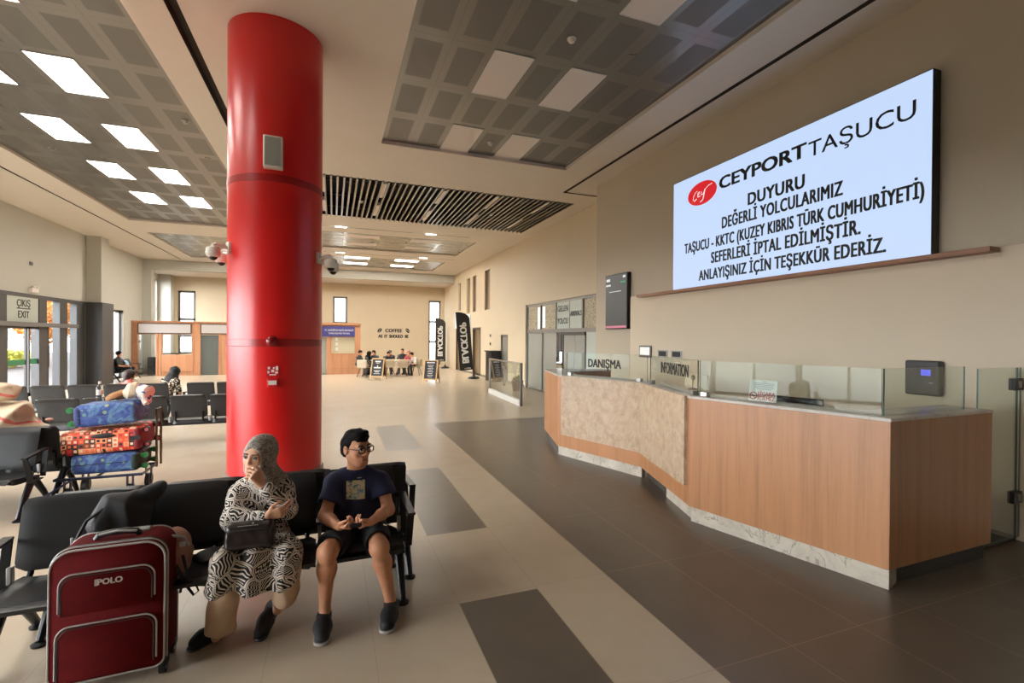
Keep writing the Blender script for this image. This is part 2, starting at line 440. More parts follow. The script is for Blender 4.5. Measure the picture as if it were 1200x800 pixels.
def marble(name, cols, scale, vein):
    t = NT(name); p = t.pos(obj=False); n1 = t.noise(p, scale, 9, .74, .5); n2 = t.noise(p, scale * .55, 6, .6, 2.2)
    v = t.math('ABSOLUTE', t.math('SUBTRACT', n2, .5)); v = t.math('LESS_THAN', v, .008)
    base = t.ramp(n1, [(.3, cols[0]), (.5, cols[1]), (.72, cols[2])])
    t.set(c=t.mix(t.math('MULTIPLY', v, .55), base, vein), r=.22); return t.m
M['marble'] = marble('brown veined marble', (S(150, 126, 104), S(188, 164, 138), S(214, 196, 170)), 9, S(226, 210, 186))
M['stone_top'] = marble('pale stone top', (S(214, 208, 200), S(226, 220, 212), S(236, 231, 224)), 2.0, S(186, 176, 164))
M['kick'] = marble('pale skirting stone', (S(176, 168, 156), S(210, 202, 188), S(228, 222, 210)), 2.6, S(128, 116, 104))

def glass(name, tint, fac=.06):
    t = NT(name); tr = t.n('BsdfTransparent'); tr.inputs[0].default_value = tint
    gl = t.n('BsdfGlossy'); gl.inputs['Roughness'].default_value = .02; gl.inputs[0].default_value = (1, 1, 1, 1)
    lw = t.n('LayerWeight'); lw.inputs[0].default_value = .5
    fr = t.math('ADD', t.math('MULTIPLY', t.math('POWER', lw.outputs['Facing'], 4.0), .8), .045)
    mx = t.n('MixShader'); t.l(fr, mx.inputs[0]); t.l(tr.outputs[0], mx.inputs[1]); t.l(gl.outputs[0], mx.inputs[2])
    t.l(mx.outputs[0], t.out.inputs[0]); return t.m
M['glass'] = glass('clear glass', (.93, .97, .95, 1))
M['glass_edge'] = mat('green glass edge', S(60, 92, 84), .15)
M['glass_win'] = glass('window glass', (.95, .97, .97, 1))
M['glass_smoke'] = mat('brown window film', S(132, 116, 94), .3)
M['frost'] = mat('frosted glass', S(146, 146, 138), .25)
M['frost_light'] = mat('pale frosted sign glass', S(186, 194, 186), .3)
M['screen_bg'] = emit('lit screen', S(198, 219, 252), SCREEN)
M['red_logo'] = emit('red screen logo', S(214, 24, 36), 1.0)

def red_mat():
    t = NT('glossy red column cladding'); t.set(c=S(206, 22, 22), r=.33, coat=.08, coatr=.15); return t.m
M['red'] = red_mat()
M['red_band'] = mat('red joint band', S(160, 14, 16), .3)
# ================================================================ the room
H = 5.65; XN = 6.12; XF = 6.88; XL = -8.72; YB = 31.0; YBEAM = 28.15; Y0 = -4.0; YSTEP = 10.34

def holed(mb, fn, u0, u1, v0, v1, holes, mi=0):
    """a sheet with rectangular recesses; hole = (ua, ub, va, vb, depth, side material, back material or None)"""
    us = sorted({u0, u1, *[q for h in holes for q in h[:2]]}); vs = sorted({v0, v1, *[q for h in holes for q in h[2:4]]})
    us = [u for u in us if u0 <= u <= u1]; vs = [v for v in vs if v0 <= v <= v1]
    for i in range(len(us) - 1):
        for j in range(len(vs) - 1):
            cu, cv = (us[i] + us[i + 1]) / 2, (vs[j] + vs[j + 1]) / 2
            if any(h[0] < cu < h[1] and h[2] < cv < h[3] for h in holes): continue
            mb.quad(fn(us[i], vs[j], 0), fn(us[i + 1], vs[j], 0), fn(us[i + 1], vs[j + 1], 0), fn(us[i], vs[j + 1], 0), mi)
    for a, b, c, d, dep, ms, mk in holes:
        for p, q in (((a, c), (b, c)), ((b, c), (b, d)), ((b, d), (a, d)), ((a, d), (a, c))):
            mb.quad(fn(*p, 0), fn(*q, 0), fn(*q, dep), fn(*p, dep), ms)
        if mk is not None: mb.quad(fn(a, c, dep), fn(b, c, dep), fn(b, d, dep), fn(a, d, dep), mk)
    return mb

# floor: beige tiles, the dark walkway by the desk and the dark planks let into the beige field
fl = MB()
darks = [(2.04, XF + .3, Y0, 10.38)] + [(.841, 1.438, a, b) for a, b in ((.93, 3.255), (4.475, 6.81), (8.02, 10.36))]
holed(fl, lambda u, v, d: (u, v, 0), XL - .3, XF + .3, Y0, YB + .3, [(a, b, c, d, 0, 0, 1) for a, b, c, d in darks])
fl_ = MB(); fl_.v = fl.v; fl_.f = []; fl_.mi = []
for f, m_ in zip(fl.f, fl.mi):
    p = [Vector(fl.v[i]) for i in f]
    if (p[1] - p[0]).cross(p[2] - p[0]).length > 1e-6: fl_.f.append(f); fl_.mi.append(m_)
struct('floor', fl_, [M['floor'], M['floor_dark']])

# ceiling with its recessed fields and shadow gaps
CE = [(.87, 4.874, Y0 + .4, 9.6, .07, 0, None), (-6.25, -2.26, Y0 + .4, 18.95, .07, 0, None), (-1.0, 6.3, 11.9, 15.75, .7, 2, 2),
      (-1.3, 5.3, 18.2, 21.5, .06, 0, None), (-1.3, 5.25, 23.5, 27.0, .06, 0, None), (-6.35, -2.3, 20.9, 26.75, .06, 0, None),
      (5.55, 5.63, Y0, 11.02, .09, 1, 1), (5.55, XF, 11.02, 11.10, .09, 1, 1), (-7.02, -6.96, Y0, 27.6, .07, 1, 1), (-1.80, -1.66, Y0, 10.9, .12, 1, 1),
      (-1.0, 4.8, 17.32, 17.37, .05, 1, 1), (-1.0, 5.5, 22.6, 22.65, .05, 1, 1)]
cm = MB(); holed(cm, lambda u, v, d: (u, v, H + d), XL - .3, XF + .3, Y0, YBEAM + .01, CE)
struct('ceiling', cm, [M['plaster'], M['groove'], M['dark']])
lid = MB().box(XL - .3, XF + .3, Y0 - .3, YB + .3, H + 1.0, H + 1.2)
struct('ceiling_slab', lid, M['dark'])
for (a, b, c, d, dep), mt in zip([h[:5] for h in (CE[0], CE[1], CE[3], CE[4], CE[5])], ('tile_right', 'tile_left', 'tile_far', 'tile_far', 'tile_far_left')):
    struct('ceiling_tile_field', MB().box(a, b, c, d, H + dep, H + dep + .02), M[mt])

# open slat field
for h in (CE[2],): struct('ceiling_void', MB().box(h[0] - .02, h[1] + .02, h[2] - .02, h[3] + .02, H + .705, H + .73), M['dark'])
sl = thing('slatted_ceiling', 'open ceiling of aluminium slats over a dark void, beyond the grey tile field', 'slatted ceiling', (2.65, 13.8, H))
x = -.93
while x < 6.27:
    obj('slat', MB().box(x - .022, x + .022, 11.86, 15.80, H - .035, H + .085), M['slat'], sl); x += .1465
for y in (12.6, 13.85, 15.1): obj('carrier_rail', MB().box(-.98, 6.28, y - .015, y + .015, H + .1, H + .13), M['anthracite'], sl)

# walls
def wallx(X, dirn): return lambda u, v, d: (X + dirn * d, u, v)
def wally(Y, dirn): return lambda u, v, d: (u, Y + dirn * d, v)
mb = MB(); holed(mb, wallx(XN, 1), Y0, YSTEP, 0, H + .1, []); mb.quad((XN, YSTEP, 0), (XF + .4, YSTEP, 0), (XF + .4, YSTEP, H + .1), (XN, YSTEP, H + .1))
struct('wall_right', mb, paint('wall paint dimmed for less light', S(190, 178, 157)))  # darker than the far wall: its weaker light is put into the colour
SLITS = [(21.25, 22.09, 3.24, 5.13), (23.5, 24.2, 3.24, 5.11), (24.66, 25.39, 3.25, 5.11), (26.66, 27.3, 3.45, 5.08)]
hol = [(11.0, 16.82, 0, 3.14, .3, 0, 1), (18.76, 19.66, 0, 2.03, .2, 1, 1), (22.7, 24.1, 0, 2.42, .9, 0, 2), (26.1, 27.7, 0, 2.46, .9, 0, 2)] + [(a, b, c, d, .22, 0, 3) for a, b, c, d in SLITS]
mb = MB(); holed(mb, wallx(XF, 1), YSTEP, YB, 0, H + .1, hol)
struct('wall_right_far', mb, [M['wall'], M['anthracite'], M['wall_light'], M['wall']])
struct('baseboard_right', MB().box(XF - .02, XF, 16.9, 18.7, 0, .1).box(XF - .02, XF, 19.7, 22.6, 0, .1).box(XF - .02, XF, 24.2, 26.0, 0, .1), M['frame'])
# the paler lower wall behind the desk
struct('wall_panel_behind_desk', MB().box(XN - .07, XN + .05, Y0, 8.78, 0, 2.79), M['wall_light'])

# left wall with the glazed front
FRONT = (-.6, 22.42, 0, 3.12)
mb = MB(); holed(mb, wallx(XL, -1), Y0, YB, 0, H + .1, [FRONT + (.3, 1, None), (24.7, 25.9, 0, 3.0, .3, 1, None), (28.9, 30.2, .3, 4.9, .3, 0, None)])
struct('wall_left', mb, [M['wall_grey'], M['frame']])
struct('wall_pilaster_left', MB().box(XL - .1, -8.26, 22.5, 23.15, 3.1, H), M['wall_grey'])
struct('trim_pilaster_cladding', MB().box(XL - .1, -8.2, 22.44, 23.45, 0, 3.14), M['anthracite'], .01)
WINS = [(-8.0, -7.15, .9, 4.4), (0.0, .84, .9, 4.37), (5.85, 6.66, .12, 4.31)]
mb = MB(); holed(mb, wally(YB, 1), XL, XF, 0, 5.2, [w + (.3, 0, None) for w in WINS])
struct('wall_back', mb, M['wall'])
struct('wall_behind_camera', MB().quad((XL, Y0, 0), (XF, Y0, 0), (XF, Y0, H + .1), (XL, Y0, H + .1)), mat('dim rear wall', S(128, 120, 108), .7))
struct('ceiling_beam', MB().box(XL - .2, XF + .2, YBEAM, YBEAM + .4, 5.17, H + .05), M['wall_grey']); struct('ceiling_low', MB().box(XL - .2, XF + .2, YBEAM + .4, YB + .2, 5.175, 5.4), M['plaster'])
struct('wall_return_left', MB().box(XL - .05, -8.35, YBEAM, YBEAM + .5, 0, 5.2), M['wall_grey'])
struct('wall_corner_pier', MB().box(XL - .05, -8.15, 30.4, YB + .05, 0, 5.2), M['wall_grey'])

nwin = 0
def window(fn, u0, u1, v0, v1, bars_v=(), bars_u=(), fr=.07, dep=.12, m='frame', g='glass_win'):
    global nwin; nwin += 1
    w = MB()
    def bar(a, b, c, d):
        P = [fn(u, v, q) for q in (dep, dep + .06) for v in (c, d) for u in (a, b)]
        w.add(P, [(0, 2, 3, 1), (4, 5, 7, 6), (0, 1, 5, 4), (2, 6, 7, 3), (0, 4, 6, 2), (1, 3, 7, 5)])
    bar(u0, u1, v0, v0 + fr); bar(u0, u1, v1 - fr, v1); bar(u0, u0 + fr, v0, v1); bar(u1 - fr, u1, v0, v1)
    for v in bars_v: bar(u0, u1, v - fr / 2, v + fr / 2)
    for u in bars_u: bar(u - fr / 2, u + fr / 2, v0, v1)
    o = struct('window_%d' % nwin, w, M[m])
    gp = MB().quad(fn(u0, v0, dep + .03), fn(u1, v0, dep + .03), fn(u1, v1, dep + .03), fn(u0, v1, dep + .03))
    obj('window_pane', gp, M[g], o); return o
for (a, b, c, d), bars in zip(WINS, ((1.9, 2.82), (1.9, 2.78), (1.63, 2.93))): window(wally(YB, 1), a, b, c, d, bars, fr=.115)
for a, b, c, d in SLITS: window(wallx(XF, 1), a, b, c, d, fr=.04, dep=.1, g='glass_smoke')
window(wallx(XL, -1), 24.7, 25.9, 0, 3.0, (), (), .1)
window(wallx(XL, -1), 28.9, 30.2, .3, 4.9, (2.0, 3.4), fr=.08)
# glazed front towards the camera, out of the frame: it lights the hall and shows in the desk glass
for k in range(6):
    a = -.6 + 2.6 * k; window(wallx(XL, -1), a, min(a + 2.6, 15.0), 0, 3.12, (2.2,), ((a + min(a + 2.6, 15.0)) / 2,), .09, m='anthracite')

# glazed front in view: fixed frames
ent = MB(); X = XL
def post(y0, y1, z0=0, z1=3.12, d=.12): ent.box(X - .2, X + d - .12, y0, y1, z0, z1)
post(15.0, 15.2); post(16.0, 17.83); post(19.43, 19.87); post(20.65, 21.15); post(21.8, 22.42); ent.box(X - .2, X + .02, 15.0, 22.42, 3.03, 3.14)
ent.box(X - .2, X, 15.2, 16.0, 2.14, 2.26); ent.box(X - .12, X - .02, 20.0, 20.02, 0, 2.2)
struct('door_front_frame', ent, M['anthracite'])
struct('window_20', MB().box(X - .1, X - .09, 15.2, 16.0, 0, 3.03).box(X - .1, X - .09, 19.87, 20.65, 0, 3.03).box(X - .1, X - .09, 21.15, 21.8, 0, 3.03), M['glass_win'])
struct('trim_sliding_header', MB().box(X - .05, X + .16, 15.2, 21.56, 2.14, 2.27), mat('grey door header', S(112, 114, 116), .35, .5), .008)
M['green'] = mat('green safety stripe', S(44, 122, 84), .4)
for k, (a, b) in enumerate(((17.85, 18.86), (18.94, 20.02))):
    d = MB().box(X - .08, X - .03, a, a + .07, 0, 2.14).box(X - .08, X - .03, b - .07, b, 0, 2.14).box(X - .08, X - .03, a, b, 2.07, 2.14).box(X - .08, X - .03, a, b, 0, .1)
    o = struct('door_%d' % (k + 1), d, M['anthracite'])
    obj('door_pane', MB().quad((X - .055, a + .07, .1), (X - .055, b - .07, .1), (X - .055, b - .07, 2.07), (X - .055, a + .07, 2.07)), M['glass_win'], o)
    obj('safety_stripe', MB().box(X - .054, X - .052, a + .07, b - .07, .98, 1.14), M['green'], o)
sg = thing('exit_sign', 'pale grey ÇIKIŞ EXIT sign panel over the sliding glass doors', 'sign', (X, 18.63, 2.3))
obj('panel', MB().box(X - .1, X - .02, 17.83, 19.43, 2.27, 3.03), M['frost_light'], sg)
for body, z in (('ÇIKIŞ', 2.74), ('EXIT', 2.40)): text('lettering', body, .3, M['ink'], (X - .018, 18.66, z), (0, 1, 0), (0, 0, 1), sg, bold=.012, width=.66 if z > 2.6 else .54)
obj('divider_line', MB().box(X - .02, X - .015, 18.33, 19.0, 2.665, 2.695), M['ink'], sg)

# ---- outside, seen through the front: paving, planting, a parked bus
struct('ground_outside', MB().box(-60, XL - .35, -30, 70, -.3, -.06), mat('grey paving', S(66, 65, 66), .8, var=.12, vs=3))
struct('ground_behind', MB().box(XL - .3, 20, YB + .35, 70, -.3, -.06), mat('paving behind', S(170, 166, 160), .8, var=.1, vs=3))

bus = thing('parked_bus', 'white bus parked outside, seen through the glass entrance doors', 'bus', (-24.5, 44, -.06))
obj('body', MB().box(-26, -23.2, 34, 48, .35, 3.1), mat('white bus paint', S(190, 192, 194), .4), bus, .12, 3); obj('window_band', MB().box(-23.2, -23.17, 34.5, 47.5, 1.5, 2.6), mat('dark bus glass', S(44, 50, 58), .15), bus)
for y in (36.5, 45.2): obj('wheel', MB().cyl((-23.5, y, .46), (-23.15, y, .46), .5, seg=24), M['black'], bus)
def leafy(mb, c, r, n, s_):
    for k in range(n):
        a, b_ = random.uniform(0, 6.283), math.acos(random.uniform(-1, 1)); q = r * random.uniform(.55, 1) if not isinstance(r, tuple) else 1
        d = Vector((math.sin(b_) * math.cos(a), math.sin(b_) * math.sin(a), math.cos(b_))); p_ = Vector(c) + (d * q if not isinstance(r, tuple) else Vector((d.x * r[0], d.y * r[1], d.z * r[2])) * random.uniform(.5, 1))
        u = Vector((random.uniform(-1, 1), random.uniform(-1, 1), random.uniform(-1, 1))).normalized() * s_; v = u.orthogonal().normalized() * s_ * .6; mb.add([p_ - u, p_ + v, p_ + u, p_ - v], [(0, 1, 2, 3)])
    return mb
o = obj('hedge', leafy(MB(), (-18, 34, .5), (.8, 6, .65), 2600, .11), mat('yellow green hedge leaves', S(150, 156, 52), .7), weld=False); tag(o, 'yellow green hedge outside the glass entrance', 'hedge')
tr_ = thing('autumn_tree', 'orange leaved tree outside the glass entrance', 'tree', (-16.5, 37.5, -.06))
obj('trunk', MB().tube([(-16.5, 37.5, -.06), (-16.45, 37.5, 1.2), (-16.55, 37.4, 2.6)], [.16, .12, .08], 10), mat('bark', S(86, 66, 50), .8), tr_); obj('crown', leafy(MB(), (-16.5, 37.4, 3.0), (1.5, 1.7, 1.7), 3600, .11), mat('orange leaves', S(196, 128, 52), .7), tr_, weld=False)
# small fittings on the left wall
t = thing('emergency_light', 'small white emergency exit light over the exit sign', 'emergency light', (XL, 19.0, 3.2))
obj('case', MB().box(XL, XL + .10, 18.85, 19.2, 3.2, 3.34), M['white'], t, .01); obj('green_sign', MB().box(XL + .02, XL + .09, 19.2, 19.205, 3.22, 3.32), M['green'], t)
for y in (18.95, 19.1): obj('lamp_head', MB().ball((XL + .09, y, 3.36), (.05, .05, .05), 12), M['white'], t)
o = obj('wall_plate', MB().box(XL - .001, XL + .02, 18.9, 19.06, 4.03, 4.13), M['booth_dark'] if 'booth_dark' in M else M['anthracite']); tag(o, 'small dark wall plate high on the entrance wall', 'wall plate')
# ================================================================ things on the ceiling and the column
def ceiling_light(name, x0, x1, y0, y1, z, m, label, group, lit):
    t = thing(name, label, 'ceiling light', ((x0 + x1) / 2, (y0 + y1) / 2, z), group)
    f = MB()
    for a, b, c, d in ((x0, x1, y0, y0 + .012), (x0, x1, y1 - .012, y1), (x0, x0 + .012, y0, y1), (x1 - .012, x1, y0, y1)): f.box(a, b, c, d, z - .012, z + .004)
    obj('frame', f, M['white_metal'], t)
    obj('diffuser', MB().box(x0 + .012, x1 - .012, y0 + .012, y1 - .012, z - .008, z + .003), M[m], t)
    return t
zl = H + .07
rank = ['nearest', 'second', 'third', 'fourth', 'fifth', 'sixth', 'seventh', 'eighth']
for c, side in ((2, 'closer to the red column'), (4, 'closer to the entrance wall')):
    xb = -2.26 - .5645 * c
    for i, r in enumerate((16, 14, 12, 10, 8, 6, 4, 2)):
        y1 = 18.95 - 1.176 * r
        if y1 < 3.5: continue
        n = sum(1 for q in (16, 14, 12, 10, 8, 6, 4, 2) if q < r)
        ceiling_light('ceiling_light', xb - .5645, xb, y1 - 1.176, y1, zl, 'led', 'lit LED ceiling panel, %s from far end in the row %s' % (('first second third fourth fifth sixth seventh eighth'.split())[n], side), 'lit LED panels over the benches', True)
for c, side in ((2, 'nearer the red column'), (4, 'nearer the screen wall')):
    xa = .87 + .572 * c
    for n, r in enumerate((0, 2, 4)):
        y1 = 9.6 - 1.186 * r
        ceiling_light('ceiling_light', xa, xa + .572, y1 - 1.186, y1, zl, 'diffuser', 'unlit pale ceiling panel, %s from the slats, row %s' % (('first second third'.split())[n], side), 'unlit ceiling panels over the walkway', False)
for x, q in ((-.235, 'first'), (1.19, 'second'), (2.68, 'third'), (4.1, 'fourth'), (5.55, 'fifth')):
    for y0, w in ((12.0, 'front'), (14.0, 'back')):
        t = thing('slot_light', 'linear lamp between ceiling slats, %s from the column, %s row' % (q, w), 'linear light', (x, y0 + .6, H), 'linear lamps in the slatted ceiling')
        obj('housing', MB().box(x - .05, x + .05, y0, y0 + 1.22, H - .03, H + .06), M['white_metal'], t); obj('diffuser', MB().box(x - .04, x + .04, y0 + .01, y0 + 1.21, H - .036, H - .03), M['diffuser'], t)
for f, (xs, ys, mm, q) in enumerate((((.5, 2.85), (18.65, 20.2), 'diffuser', 'nearer'), ((.5, 2.85), (23.75, 25.6), 'led_far', 'farther'))):
    for x, w in zip(xs, ('column side', 'coffee wall side')):
        for y, v in zip(ys, ('front', 'rear')):
            ceiling_light('ceiling_light', x, x + 1.17, y, y + .6, H + .06, mm, 'wide ceiling light, %s field past slats, %s, %s row' % (q, v, w), 'ceiling panels at the far end', mm != 'diffuser')
ceiling_light('ceiling_light', -4.9, -3.8, 24.6, 25.7, H + .06, 'led_far', 'lit ceiling panel beyond the large tile field, on the entrance side', 'ceiling panels at the far end', True)
for x, y, q in ((.25, 17.34, 'nearer groove, column side'), (3.35, 17.34, 'nearer groove, wall side'), (.3, 22.62, 'farther groove, column side'), (4.0, 22.62, 'farther groove, wall side')):
    o = obj('strip_light', MB().box(x - .18, x + .18, y - .05, y + .05, H - .012, H + .02), M['led_far']); tag(o, 'short lit strip light set in the %s of the far ceiling' % q, 'strip light', 'strip lights in ceiling grooves')
for x, y, z, q in ((-2.476, 10.05, zl, 'beside the red column'), (-5.42, 12.52, zl, 'by the shadow gap near the entrance'), (-5.4, 17.16, zl, 'in front of the far row of lit panels'),
                   (2.855, 5.48, zl, 'between unlit panels, over the walkway'), (2.88, 8.95, zl, 'between the two unlit panels by the slats'), (.73, 13.75, H - .03, 'under the slats near the column'), (4.47, 13.7, H - .03, 'under the slats near the right wall'), (-4.6, 22.9, H + .06, 'in the small tile field beyond the column')):
    t = thing('smoke_detector', 'small round smoke detector %s' % q, 'smoke detector', (x, y, z - .06), 'smoke detectors')
    obj('base', MB().lathe([(.06, -.012), (.06, 0)], (x, y, z)), M['white'], t); obj('sensor', MB().lathe([(.02, -.055), (.038, -.045), (.045, -.012)], (x, y, z)), M['silver' if x < 0 else 'white'], t)

# ---- the red column
CX, CY, CR = -.68, 6.79, .546
col = thing('column', 'thick glossy red round column rising to the ceiling', 'column', (CX, CY, 0)); col['kind'] = 'thing'
obj('shaft', MB().lathe([(CR, .2), (CR, H - .002)], (CX, CY, 0), 96), M['red'], col)
for z in (3.74, 1.80): obj('joint_band', MB().lathe([(CR, z - .045), (CR + .004, z - .04), (CR + .004, z + .04), (CR, z + .045)], (CX, CY, 0), 96), M['red_band'], col)
obj('skirting', MB().lathe([(CR + .022, 0), (CR + .022, .19), (CR + .012, .205)], (CX, CY, 0), 96), mat('grey skirting', S(120, 108, 100), .4, .3), col)
def on_col(ang, z, r=0.0):
    """point on the column; ang from -Y towards +X"""
    a = math.radians(ang); return Vector((CX + (CR + r) * math.sin(a), CY - (CR + r) * math.cos(a), z))
def colframe(ang):
    a = math.radians(ang); n = Vector((math.sin(a), -math.cos(a), 0)); s = Vector((math.cos(a), math.sin(a), 0))
    return Matrix((s, n, Vector((0, 0, 1)))).transposed().to_4x4()
def colbox(ang, z, w, h, d0, d1, mb=None):
    mb = mb or MB(); Mx = Matrix.Translation(on_col(ang, z)) @ colframe(ang); return mb.box(-w / 2, w / 2, d0, d1, -h / 2, h / 2, 0, Mx)
t = thing('wall_speaker', 'white framed grey wall speaker high on the red column', 'speaker', on_col(2, 3.84))
obj('cabinet', colbox(2, 4.02, .205, .37, -.02, .09), M['white'], t, .012); obj('grille', colbox(2, 4.02, .165, .325, .09, .096), mat('speaker grille', S(150, 152, 146), .6), t)
def dome_camera(ang, z, label):
    t = thing('dome_camera', label, 'security camera', on_col(ang, z), 'dome cameras on the red column'); Mx = Matrix.Translation(on_col(ang, z)) @ colframe(ang)
    b = MB().box(-.05, .05, -.02, .025, -.07, .07, 0, Mx); obj('wall_plate', b, M['white'], t, .006)
    obj('arm', MB().tube([Mx @ Vector(p) for p in ((0, .02, 0), (0, .09, .02), (0, .145, .03), (0, .17, .01), (0, .17, -.03))], .022), M['white'], t)
    c = Mx @ Vector((0, .17, 0))
    obj('housing', MB().lathe([(.025, .0), (.07, -.018), (.078, -.045), (.076, -.065), (.08, -.07), (.08, -.088), (.068, -.118), (.052, -.13)][::-1], c), M['white'], t)
    obj('lens_dome', MB().ball(c + Vector((0, 0, -.122)), (.047, .047, .047)), M['black'], t); return t
dome_camera(-62, 2.93, 'white dome camera on the entrance side of the red column, nearer one'); dome_camera(-112, 2.95, 'white dome camera mostly hidden behind the entrance side of the red column')
dome_camera(66, 2.88, 'white dome camera on the hall side of the red column, nearer one'); dome_camera(108, 2.90, 'white dome camera half behind the hall side of the red column')
t = thing('alarm_bell', 'dark red round fire alarm sounder on the red column', 'alarm', on_col(1.5, 1.75))
Mx = Matrix.Translation(on_col(1.5, 1.82)) @ colframe(1.5) @ Matrix.Rotation(-math.pi / 2, 4, 'X')
obj('base', MB().lathe([(.05, -.01), (.05, .03)], Mx.translation, M=Mx.to_3x3()), M['red_band'], t)
obj('dome', MB().lathe([(.06, .03), (.066, .05), (.058, .075), (.03, .095), (.005, .1)], Mx.translation, M=Mx.to_3x3()), mat('dark red plastic', S(120, 12, 18), .2), t)
t = thing('alarm_notice', 'small red sticker with white fire alarm pictograms on the red column', 'sign', on_col(2, 1.40))
M['redplastic'] = mat('red plastic', S(196, 20, 26), .4)
obj('plate', colbox(2, 1.47, .13, .125, -.006, .004), M['redplastic'], t)
pic = MB()
for dx, dz, w, h in ((-.04, .035, .025, .03), (.045, .03, .025, .05), (0, 0, .03, .03), (-.045, -.012, .02, .03), (.04, -.02, .03, .02), (0, -.045, .07, .014), (.012, .035, .02, .02)):
    Mx = Matrix.Translation(on_col(2, 1.47)) @ colframe(2); pic.box(dx - w / 2, dx + w / 2, .004, .0055, dz - h / 2, dz + h / 2, 0, Mx)
obj('pictogram', pic, M['white_ink'], t)
t = thing('call_point', 'small red fire alarm button box on the red column', 'fire alarm call point', on_col(2, 1.30))
obj('case', colbox(2, 1.33, .11, .10, -.006, .045), M['redplastic'], t, .006); obj('press_plate', colbox(2, 1.335, .085, .05, .045, .048), M['white'], t)
# ================================================================ information desk
DA, DB, DC, DD, DE = (3.915, 2.335), (3.462, 3.96), (3.90, 5.40), (3.405, 6.94), (3.80, 8.30)
DF, DG = (5.285, 2.36), (5.02, 8.16)
LINE = [DF, DA, DB, DC, DD, DE, DG]
def offset(pts, d):
    """open line moved by d to its left-hand side"""
    out = []; V2 = [Vector(p) for p in pts]; n = len(V2)
    for i in range(n):
        ns = []
        if i > 0: e = (V2[i] - V2[i - 1]).normalized(); ns.append(Vector((-e.y, e.x)))
        if i < n - 1: e = (V2[i + 1] - V2[i]).normalized(); ns.append(Vector((-e.y, e.x)))
        b = sum(ns, Vector((0, 0))).normalized(); out.append(tuple(V2[i] + b * (d / max(.3, b.dot(ns[0])))))
    return out
def strip(a, d0, d1, z0, z1, mi=0, mb=None):
    """wall of a given thickness along an open line; d measured to the inner (right-hand) side"""
    mb = mb or MB(); P = offset(a, -d0); Q = offset(a, -d1)
    for i in range(len(a) - 1): mb.prism([P[i], P[i + 1], Q[i + 1], Q[i]], z0, z1, mi)
    return mb
desk = thing('information_desk', 'long angled wooden information desk with marble panel and glass screens', 'reception desk', (4.2, 5.2, 0))
for a, b in zip(LINE[:-1], LINE[1:]):
    i = LINE.index(a); P = offset(LINE, 0); Q = offset(LINE, -.30)
    obj('front_panel', MB().prism([P[i], P[i + 1], Q[i + 1], Q[i]], .145, 1.262), M['wood'], desk, .002, 1)
obj('countertop', strip(LINE, -.006, .34, 1.262, 1.288), M['stone_top'], desk, .003, 1)
obj('worktop', strip(LINE[:-1], .30, .78, .74, .77), M['white_metal'], desk)
def lerp2(a, b, t): return (a[0] + (b[0] - a[0]) * t, a[1] + (b[1] - a[1]) * t)
MP = [lerp2(DB, DC, .035), DC, lerp2(DD, DC, .07)]
mbm = MB(); P = offset(MP, .034); Q = offset(MP, .0)
for i in (0, 1): mbm.prism([P[i], P[i + 1], Q[i + 1], Q[i]], .345, 1.284)
obj('marble_panel', mbm, M['marble'], desk)
K = offset(LINE, -.05)
obj('kick_plate', MB().prism([DA, lerp2(DA, DB, .985), (lerp2(DA, DB, .985)[0] + .2, lerp2(DA, DB, .985)[1] + .05), (DA[0] + .2, DA[1] + .06)], 0, .145), M['kick'], desk)
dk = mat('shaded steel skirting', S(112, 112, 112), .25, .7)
obj('kick_plate', strip([lerp2(DB, DC, .02), lerp2(DB, DC, .48)], .05, .12, 0, .145), M['kick'], desk)
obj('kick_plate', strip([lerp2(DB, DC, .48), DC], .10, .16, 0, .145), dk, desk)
obj('kick_plate', strip([DC, DD], .03, .10, 0, .145), M['kick'], desk)
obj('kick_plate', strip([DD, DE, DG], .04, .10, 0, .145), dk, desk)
obj('kick_plate', strip([DF, DA], .05, .10, 0, .145), M['anthracite'], desk)

GZ = 1.655
def glass_panel(name, a, b, z0, z1, parent, th=.012):
    a, b = Vector(a), Vector(b); e = (b - a).normalized(); n = Vector((-e.y, e.x)) * th / 2
    mb = MB(); mb.prism([tuple(a + n), tuple(b + n), tuple(b - n), tuple(a - n)], z0, z1)
    for i, f in enumerate(mb.f):
        p = [Vector(mb.v[k]) for k in f]; nn = (p[1] - p[0]).cross(p[2] - p[0]).normalized()
        mb.mi[i] = 0 if abs(nn.dot(Vector((n.x, n.y, 0)).normalized())) > .9 else 1
    return obj(name, mb, [M['glass'], M['glass_edge']], parent)
GL = offset(LINE, -.10)          # line of the glass
def gpt(i, t): return lerp2(GL[i], GL[i + 1], t)
# segments of LINE: 0 F-A, 1 A-B, 2 B-C, 3 C-D, 4 D-E, 5 E-G
g1 = glass_panel('glass_screen', gpt(1, .004), gpt(1, .985), 1.288, GZ, desk)
g2 = glass_panel('glass_screen', gpt(2, .0), gpt(2, .93), 1.288, GZ, desk)
g3 = glass_panel('glass_screen', gpt(3, .0), gpt(3, .95), 1.288, GZ, desk)
g4 = glass_panel('glass_screen', gpt(0, .992), gpt(0, .16), 1.288, GZ, desk)
g5 = glass_panel('glass_screen', gpt(4, .06), gpt(4, .5), 1.288, GZ, desk)
def on_seg(i, t, z, out=.012):
    p = Vector(gpt(i, t)); e = (Vector(GL[i + 1]) - Vector(GL[i])).normalized(); n = Vector((-e.y, e.x)) * out
    return Vector((p.x + n.x, p.y + n.y, z)), Vector((-e.x, -e.y, 0))
p, r = on_seg(3, .47, 1.445); text('lettering', 'DANIŞMA', .175, M['ink'], p, r, (0, 0, 1), g3, bold=.03, width=.62, depth=.001)
